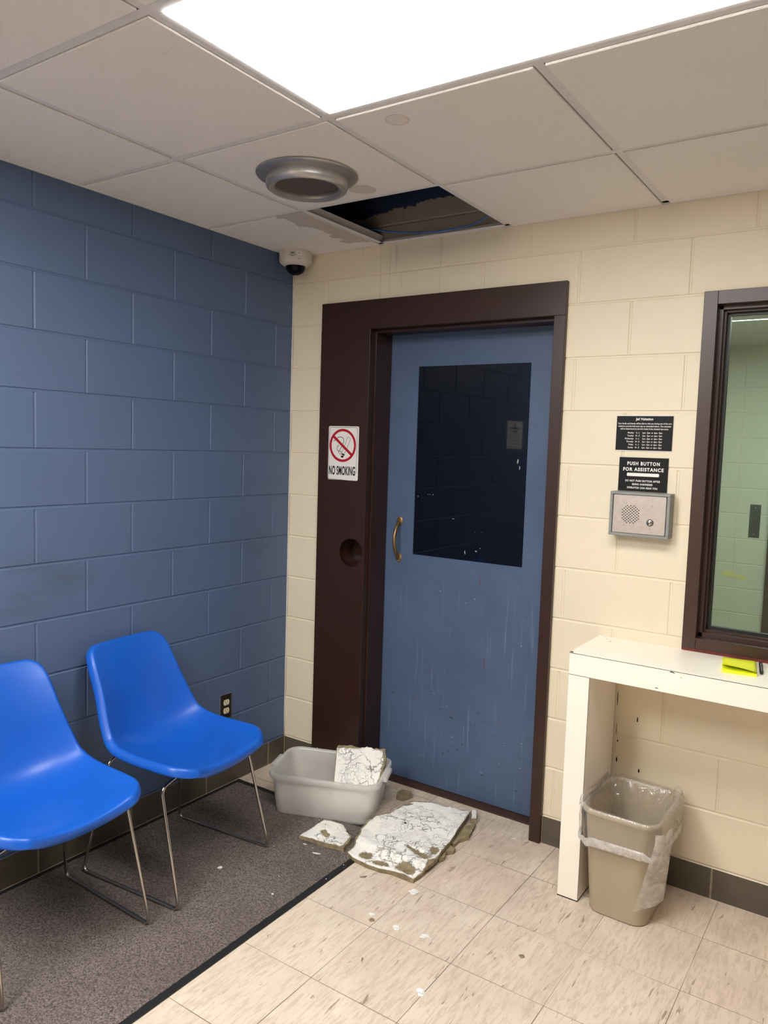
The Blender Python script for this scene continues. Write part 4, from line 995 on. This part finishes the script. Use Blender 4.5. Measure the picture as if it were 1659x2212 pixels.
# piece leaning in the tub: local (u along the tub, v up the sheet)
FR = Matrix.Translation((TX, TY, 0)) @ Matrix.Rotation(TA, 4, 'Z')
bot, top = Vector((0.0, -0.105, 0.026)), Vector((0.0, 0.115, 0.235)); L_ = (top-bot).length
vd = (top-bot).normalized(); ud = Vector((1, 0, 0)); nd = ud.cross(vd)
LM = FR @ Matrix(((ud.x, vd.x, nd.x, bot.x), (ud.y, vd.y, nd.y, bot.y), (ud.z, vd.z, nd.z, bot.z), (0, 0, 0, 1)))
tc = [(0.035, 0.0, 0.1), (0.200, 0.0, 0.3), (0.212, 0.10, 0.5), (0.224, 0.20), (0.226, 0.262), (0.215, 0.303), (0.10, 0.296), (0.05, 0.302), (0.0, 0.296), (-0.008, 0.28, 0.1), (0.012, 0.15, 0.1)]
ts = [(0.037, 0.002, 0.1), (0.194, 0.002, 0.4), (0.205, 0.10), (0.215, 0.20), (0.216, 0.25), (0.206, 0.292), (0.13, 0.302), (0.08, 0.288), (0.02, 0.286), (-0.004, 0.28, 0.1), (0.014, 0.15, 0.1)]
fragment('ceiling_tile_fragment', 'white ceiling tile fragment standing inside the frosted tub', tc, ts, [], lambda x, y: 0.002+0.002*math.sin(25*x)*math.sin(20*y)+0.006*(y/0.3-0.5)**2, 0.015, 21, mtx=LM)
# bare fibre pieces
def fibre(label, poly, z, th, seed, skin=None):
    r = random.Random(seed); t = thing('tile_fibre_scrap', label, 'ceiling tile scrap', (0, 0, 0), 0, 'bare brown tile scraps')
    cx = sum(p[0] for p in poly)/len(poly); cy = sum(p[1] for p in poly)/len(poly); t.location = (cx, cy, 0)
    T = Matrix.Translation((-cx, -cy, 0))
    slab('fibre_body', jag(poly, 0.012, 0.002, r), lambda x, y: z+0.0015*math.sin(50*x+31*y), th, M_FIBRE, t, grid=0.02, mtx=T)
    if skin: slab('painted_strip', jag(skin, 0.02, 0.0008, r), lambda x, y: z+0.0022, 0.0016, M_FACE, t, grid=0.02, mtx=T)
    return t
fibre('brown tile scrap jutting out under the right edge of the large slab', [(1.10, -0.09), (1.118, -0.05), (1.148, -0.1682), (1.1258, -0.2126), (1.1286, -0.2566), (1.085, -0.235), (1.075, -0.15)], 0.0155, 0.015, 31, None)
fibre('pale edge strip of broken tile by the far right corner of the slab', [(1.052, 0.035), (1.075, 0.042), (1.110, -0.030), (1.088, -0.040)], 0.022, 0.0215, 32, [(1.054, 0.034), (1.073, 0.040), (1.108, -0.029), (1.090, -0.037)])
fibre('curled brown tile scrap near the right front corner of the slab', [(1.118, -0.272), (1.1462, -0.280), (1.150, -0.300), (1.1321, -0.3283), (1.1468, -0.370), (1.1352, -0.3905), (1.115, -0.375), (1.108, -0.32)], 0.016, 0.0155, 33)
fibre('brown tile scrap half hidden behind the frosted tub', [(0.70, 0.028), (0.745, 0.036), (0.765, 0.010), (0.752, -0.040), (0.715, -0.048), (0.695, -0.01)], 0.018, 0.0175, 34)
# flat flakes scattered about
def flake(label, cx, cy, s_, z, seed, mat, pts=None, group='loose paint flakes', nm='paint_flake', el=1.0, ang=0.0):
    r = random.Random(seed); n = 9
    P_ = pts or [(math.cos(2*PI*i/n)*r.uniform(0.55, 1.1), math.sin(2*PI*i/n)*r.uniform(0.45, 1.0)*el) for i in range(n)]
    P_ = [(a*math.cos(ang)-b*math.sin(ang), a*math.sin(ang)+b*math.cos(ang)) for a, b in P_]
    P_ = [(a*s_, b*s_) for a, b in P_]
    o = slab(nm, jag(P_, 0.006, 0.0008, r), lambda x, y: 0.0022+0.0012*math.sin(90*x+seed), 0.0018, mat, None, grid=0.008)
    o.location = (cx, cy, z); return tag(o, label, 'flake', group)
flake('large white flake just in front of the big slab', 1.163, -0.617, 0.024, 0, 1, M_FACE)
flake('white flake with pointed tip, middle of the bare floor', 1.225, -0.826, 0.016, 0, 2, M_FACE)
flake('ragged white flake right of the pointed one on the floor', 1.324, -0.807, 0.021, 0, 3, M_FACE, ang=0.8, el=0.7)
flake('white flake lying nearest the viewer on the floor tiles', 1.448, -1.036, 0.018, 0, 4, M_FACE)
flake('two-tone flake left of the pointed one, white over brown', 1.120, -0.815, 0.013, 0, 5, M_FACE)
flake('brown crumb touching the two-tone flake on the floor', 1.135, -0.840, 0.012, 0, 6, M_FIBRE, nm='fibre_crumb')
flake('small white flake alone on the grey mat by the right chair', 0.514, -0.933, 0.013, 0.011, 7, M_FACE)
flake('tiny white flake on the mat near its black edge', 0.784, -0.943, 0.006, 0.011, 8, M_FACE)
flake('thin white flake on the floor before the blue door', 1.291, -0.048, 0.014, 0, 9, M_FACE, el=0.35, ang=0.35)
flake('brown crumb on the floor left of the waste bin', 1.620, -0.709, 0.012, 0, 10, M_FIBRE, nm='fibre_crumb')
flake('brown crumb on the floor right beside the mat edge by the slab', 0.962, -0.645, 0.016, 0, 12, M_FIBRE, nm='fibre_crumb', el=0.5, ang=0.9)
flake('long thin white sliver on the mat in front of the small tile chunk', 0.735, -0.640, 0.022, 0.011, 13, M_FACE, el=0.28, ang=0.1)
flake('small white flake on the mat under the small tile chunk', 0.655, -0.615, 0.011, 0.011, 14, M_FACE, el=0.4)
flake('brown splinter lying on the far left corner of the big slab', 0.822, -0.118, 0.022, 0.036, 15, M_FIBRE, nm='fibre_crumb', el=0.3, ang=0.9)
flake('small black crumb lying on the middle of the big slab', 0.905, -0.272, 0.008, 0.040, 16, M_BLACK, nm='dark_crumb', el=0.6)
flake('brown sliver on the bare floor in the foreground', 1.225, -1.02, 0.014, 0, 18, M_FIBRE, nm='fibre_crumb', el=0.25, ang=2.0)
r4 = random.Random(9); V, F = [], []
for _ in range(70):
    x = r4.uniform(0.55, 1.35) if _ < 45 else r4.gauss(1.0, 0.12); y = r4.uniform(-0.95, -0.42) if _ < 45 else r4.gauss(-0.66, 0.05)
    if 0.765 < x < 1.16 and y > -0.61: continue
    s_ = r4.uniform(0.0008, 0.0032); z = 0.0105 if (x < 0.88 and y < -0.33) else 0.0003; b = len(V); k = 5
    V += [(x+s_*math.cos(2*PI*i/k)*r4.uniform(.6, 1.2), y+s_*math.sin(2*PI*i/k)*r4.uniform(.6, 1.2), z) for i in range(k)]+[(x, y, z+s_*0.6)]
    F += [(b+i, b+(i+1) % k, b+k) for i in range(k)]+[tuple(b+i for i in range(k))[::-1]]
o = link_mesh('plaster_crumbs', V, F, M_FACE); o['kind'] = 'stuff'; tag(o, 'fine white crumbs scattered over mat edge and floor near the slab', 'crumbs')

# ------------------------------------------------------------------ mat
t = thing('floor_mat', 'grey brown carpet mat with black rubber edge under the blue chairs', 'mat', (0.45, -2.2, 0))
MX0, MX1, MY0, MY1 = 0.012-0.45, 0.878-0.45, -4.2+2.2, -0.330+2.2
box('rubber_edge', MX0, MX1, MY0, MY1, 0.0, 0.0045, M_RUBBER, t, 0.0015, 1)
V, F = [], []; x0, x1, y0, y1 = MX0+0.022, MX1-0.026, MY0+0.026, MY1-0.026; nx, ny = 90, 320
for i in range(nx+1):
    for j in range(ny+1):
        e = min(i, nx-i, j, ny-j); x = x0+(x1-x0)*i/nx; y = y0+(y1-y0)*j/ny
        z = (0.0040 if e == 0 else 0.0085 if e == 1 else 0.0100)+(0 if e < 2 else rnd.uniform(-0.0007, 0.0007)); k_ = 0.0018 if e == 0 else 0.0008
        V.append((x+rnd.uniform(-k_, k_), y+rnd.uniform(-k_, k_), z))
for i in range(nx):
    for j in range(ny): k = i*(ny+1)+j; F.append((k, k+ny+1, k+ny+2, k+1))
link_mesh('carpet_pile', V, F, M_PILE, t, True)

# ------------------------------------------------------------------ chairs (local: +x forward, y = left/right, origin on the floor)
def interp(keys, t_):
    """Catmull-Rom through (t, values...)"""
    n = len(keys)
    for i in range(n-1):
        if t_ <= keys[i+1][0] or i == n-2:
            a = keys[i]; b = keys[i+1]; p = keys[max(i-1, 0)]; q = keys[min(i+2, n-1)]
            u_ = (t_-a[0])/(b[0]-a[0]); out = []
            for k in range(1, len(a)):
                m0 = (b[k]-p[k])/(b[0]-p[0]) if i else (b[k]-a[k])/(b[0]-a[0])
                m1 = (q[k]-a[k])/(q[0]-a[0]) if i < n-2 else (b[k]-a[k])/(b[0]-a[0])
                h_ = b[0]-a[0]
                out.append((2*u_**3-3*u_**2+1)*a[k]+(u_**3-2*u_**2+u_)*m0*h_+(-2*u_**3+3*u_**2)*b[k]+(u_**3-u_**2)*m1*h_)
            return out
#  t , x , z , half width , edge rise (towards sitter) , unused
KEY = [(0.00, -0.292, 0.804, 0.134, 0.010), (0.012, -0.289, 0.798, 0.149, 0.012), (0.035, -0.283, 0.787, 0.163, 0.015), (0.065, -0.274, 0.768, 0.171, 0.019), (0.11, -0.261, 0.739, 0.177, 0.024), (0.25, -0.222, 0.640, 0.187, 0.036), (0.38, -0.185, 0.535, 0.205, 0.050),
       (0.45, -0.155, 0.472, 0.214, 0.062), (0.52, -0.100, 0.437, 0.220, 0.064), (0.62, -0.010, 0.428, 0.223, 0.060), (0.78, 0.110, 0.434, 0.224, 0.052), (0.88, 0.172, 0.444, 0.2225, 0.043), (0.93, 0.200, 0.447, 0.2165, 0.037), (0.965, 0.220, 0.4475, 0.201, 0.031), (0.985, 0.2305, 0.446, 0.184, 0.026), (1.00, 0.2365, 0.444, 0.164, 0.022)]
def make_chair():
    t = thing('shell_chair', '', 'chair')
    TL_ = [0, .004, .01, .018, .03, .045]+[0.065+0.0225*k for k in range(36)]+[.872, .89, .907, .922, .936, .949, .961, .972, .982, .991, 1.0]; NT_, NU = len(TL_)-1, 25; G = []
    for i in range(NT_+1):
        tt = TL_[i]; x, z, w_, e = interp(KEY, tt); x2, z2, *_ = interp(KEY, min(1, tt+0.01)); x1_, z1_, *_ = interp(KEY, max(0, tt-0.01))
        tan = Vector((x2-x1_, 0, z2-z1_)).normalized(); nrm = Vector((-tan.z, 0, tan.x)); nrm = nrm if nrm.z > 0 or nrm.x > 0 else -nrm
        if tan.x < 0.2: nrm = Vector((abs(nrm.x), 0, abs(nrm.z) if tan.z < 0 else nrm.z))
        row = []
        for j in range(NU+1):
            u_ = -1+2*j/NU; au = abs(u_)
            ends = max(0, (tt-0.80)/0.20); pull = 0.016*ends*au**2; tp = max(0, (0.10-tt)/0.10); pull2 = 0.006*tp*au**2
            P_ = Vector((x, 0, z))+nrm*(e*au**2.1)-tan*pull+tan*pull2
            row.append(Vector((P_.x, u_*w_, P_.z)))
        G.append(row)
    bm = bmesh.new(); VV = [[bm.verts.new(v) for v in row] for row in G]
    for i in range(NT_):
        for j in range(NU): bm.faces.new((VV[i][j], VV[i+1][j], VV[i+1][j+1], VV[i][j+1]))
    bm.normal_update(); bmesh.ops.recalc_face_normals(bm, faces=bm.faces); bm.normal_update()
    cen = VV[NT_*3//4][NU//2]
    if cen.normal.z < 0: bmesh.ops.reverse_faces(bm, faces=bm.faces); bm.normal_update()
    loop = [(i, 0) for i in range(NT_)]+[(NT_, j) for j in range(NU)]+[(i, NU) for i in range(NT_, 0, -1)]+[(0, j) for j in range(NU, 0, -1)]
    inn = lambda i, j: (min(max(i, 2), NT_-2), min(max(j, 2), NU-2))
    prev = [VV[i][j] for i, j in loop]; nr = []; ou = []
    for k, (i, j) in enumerate(loop):
        a_ = prev[k-1].co; b_ = prev[(k+1) % len(loop)].co; tn = (b_-a_).normalized(); n_ = VV[i][j].normal.copy()
        o_ = tn.cross(n_).normalized(); ii, jj = inn(i, j)
        if o_.dot(VV[i][j].co-VV[ii][jj].co) < 0: o_ = -o_
        nr.append(n_); ou.append(o_)
    for (do, dn) in ((0.0040, -0.0008), (0.0080, -0.0035), (0.0110, -0.0090), (0.0122, -0.0180), (0.0120, -0.0280), (0.0095, -0.0350)):
        ring = []
        for k, (i, j) in enumerate(loop):
            ring.append(bm.verts.new(VV[i][j].co+ou[k]*do+nr[k]*dn))
        for k in range(len(loop)):
            k2 = (k+1) % len(loop); bm.faces.new((prev[k], prev[k2], ring[k2], ring[k]))
        prev = ring
    o = bm_obj('seat_shell', bm, M_SHELL, t, True)
    md = o.modifiers.new('thick', 'SOLIDIFY'); md.thickness = 0.0045; md.offset = -1; md.use_even_offset = False
    md = o.modifiers.new('sub', 'SUBSURF'); md.levels = 1; md.render_levels = 1
    R_ = 0.0056
    for s_ in (-1, 1):
        pts = fillet([(0.138, s_*0.05, 0.423), (0.138, s_*0.150, 0.419), (0.134, s_*0.226, 0.396), (0.232, s_*0.243, R_+0.0015), (-0.232, s_*0.243, R_+0.0015), (-0.174, s_*0.182, 0.400), (-0.176, s_*0.130, 0.418), (-0.165, s_*0.05, 0.420)], 0.026, 6)
        bm = bmesh.new(); add_tube(bm, pts, R_, 12); lg = bm_obj('sled_leg', bm, M_CHROME, t, True)
        bm = bmesh.new(); add_tube(bm, [(-0.205, s_*0.243, 0.0045), (0.205, s_*0.243, 0.0045)], 0.0046, 8); bm_obj('floor_glide', bm, M_RUBBER, lg, True)
    for s_ in (-1, 1):
        bm = bmesh.new(); add_tube(bm, [(0.138, s_*0.05, 0.423), (-0.165, s_*0.05, 0.420)], R_, 10); bm_obj('seat_rail', bm, M_CHROME, t, True)
    return t
MATZ = 0.0090
ch = make_chair(); ch.location = (0.348, -0.983, MATZ); ch.rotation_euler = (0, 0, math.radians(5))
ch['label'] = 'bright blue shell chair nearest the corner, fully in view'; ch['group'] = 'blue chairs along the blue wall'
def dup(root):
    r_ = root.copy(); COL.objects.link(r_)
    for c_ in list(root.children):
        d_ = c_.copy(); COL.objects.link(d_); d_.parent = r_
        for g_ in list(c_.children):
            h_ = g_.copy(); COL.objects.link(h_); h_.parent = d_
    return r_
c2 = dup(ch); c2.location = (0.349, -1.551, MATZ); c2.rotation_euler = (0, 0, math.radians(-1))
c2['label'] = 'bright blue shell chair cut off by the left edge of the picture'
bpy.context.view_layer.update()
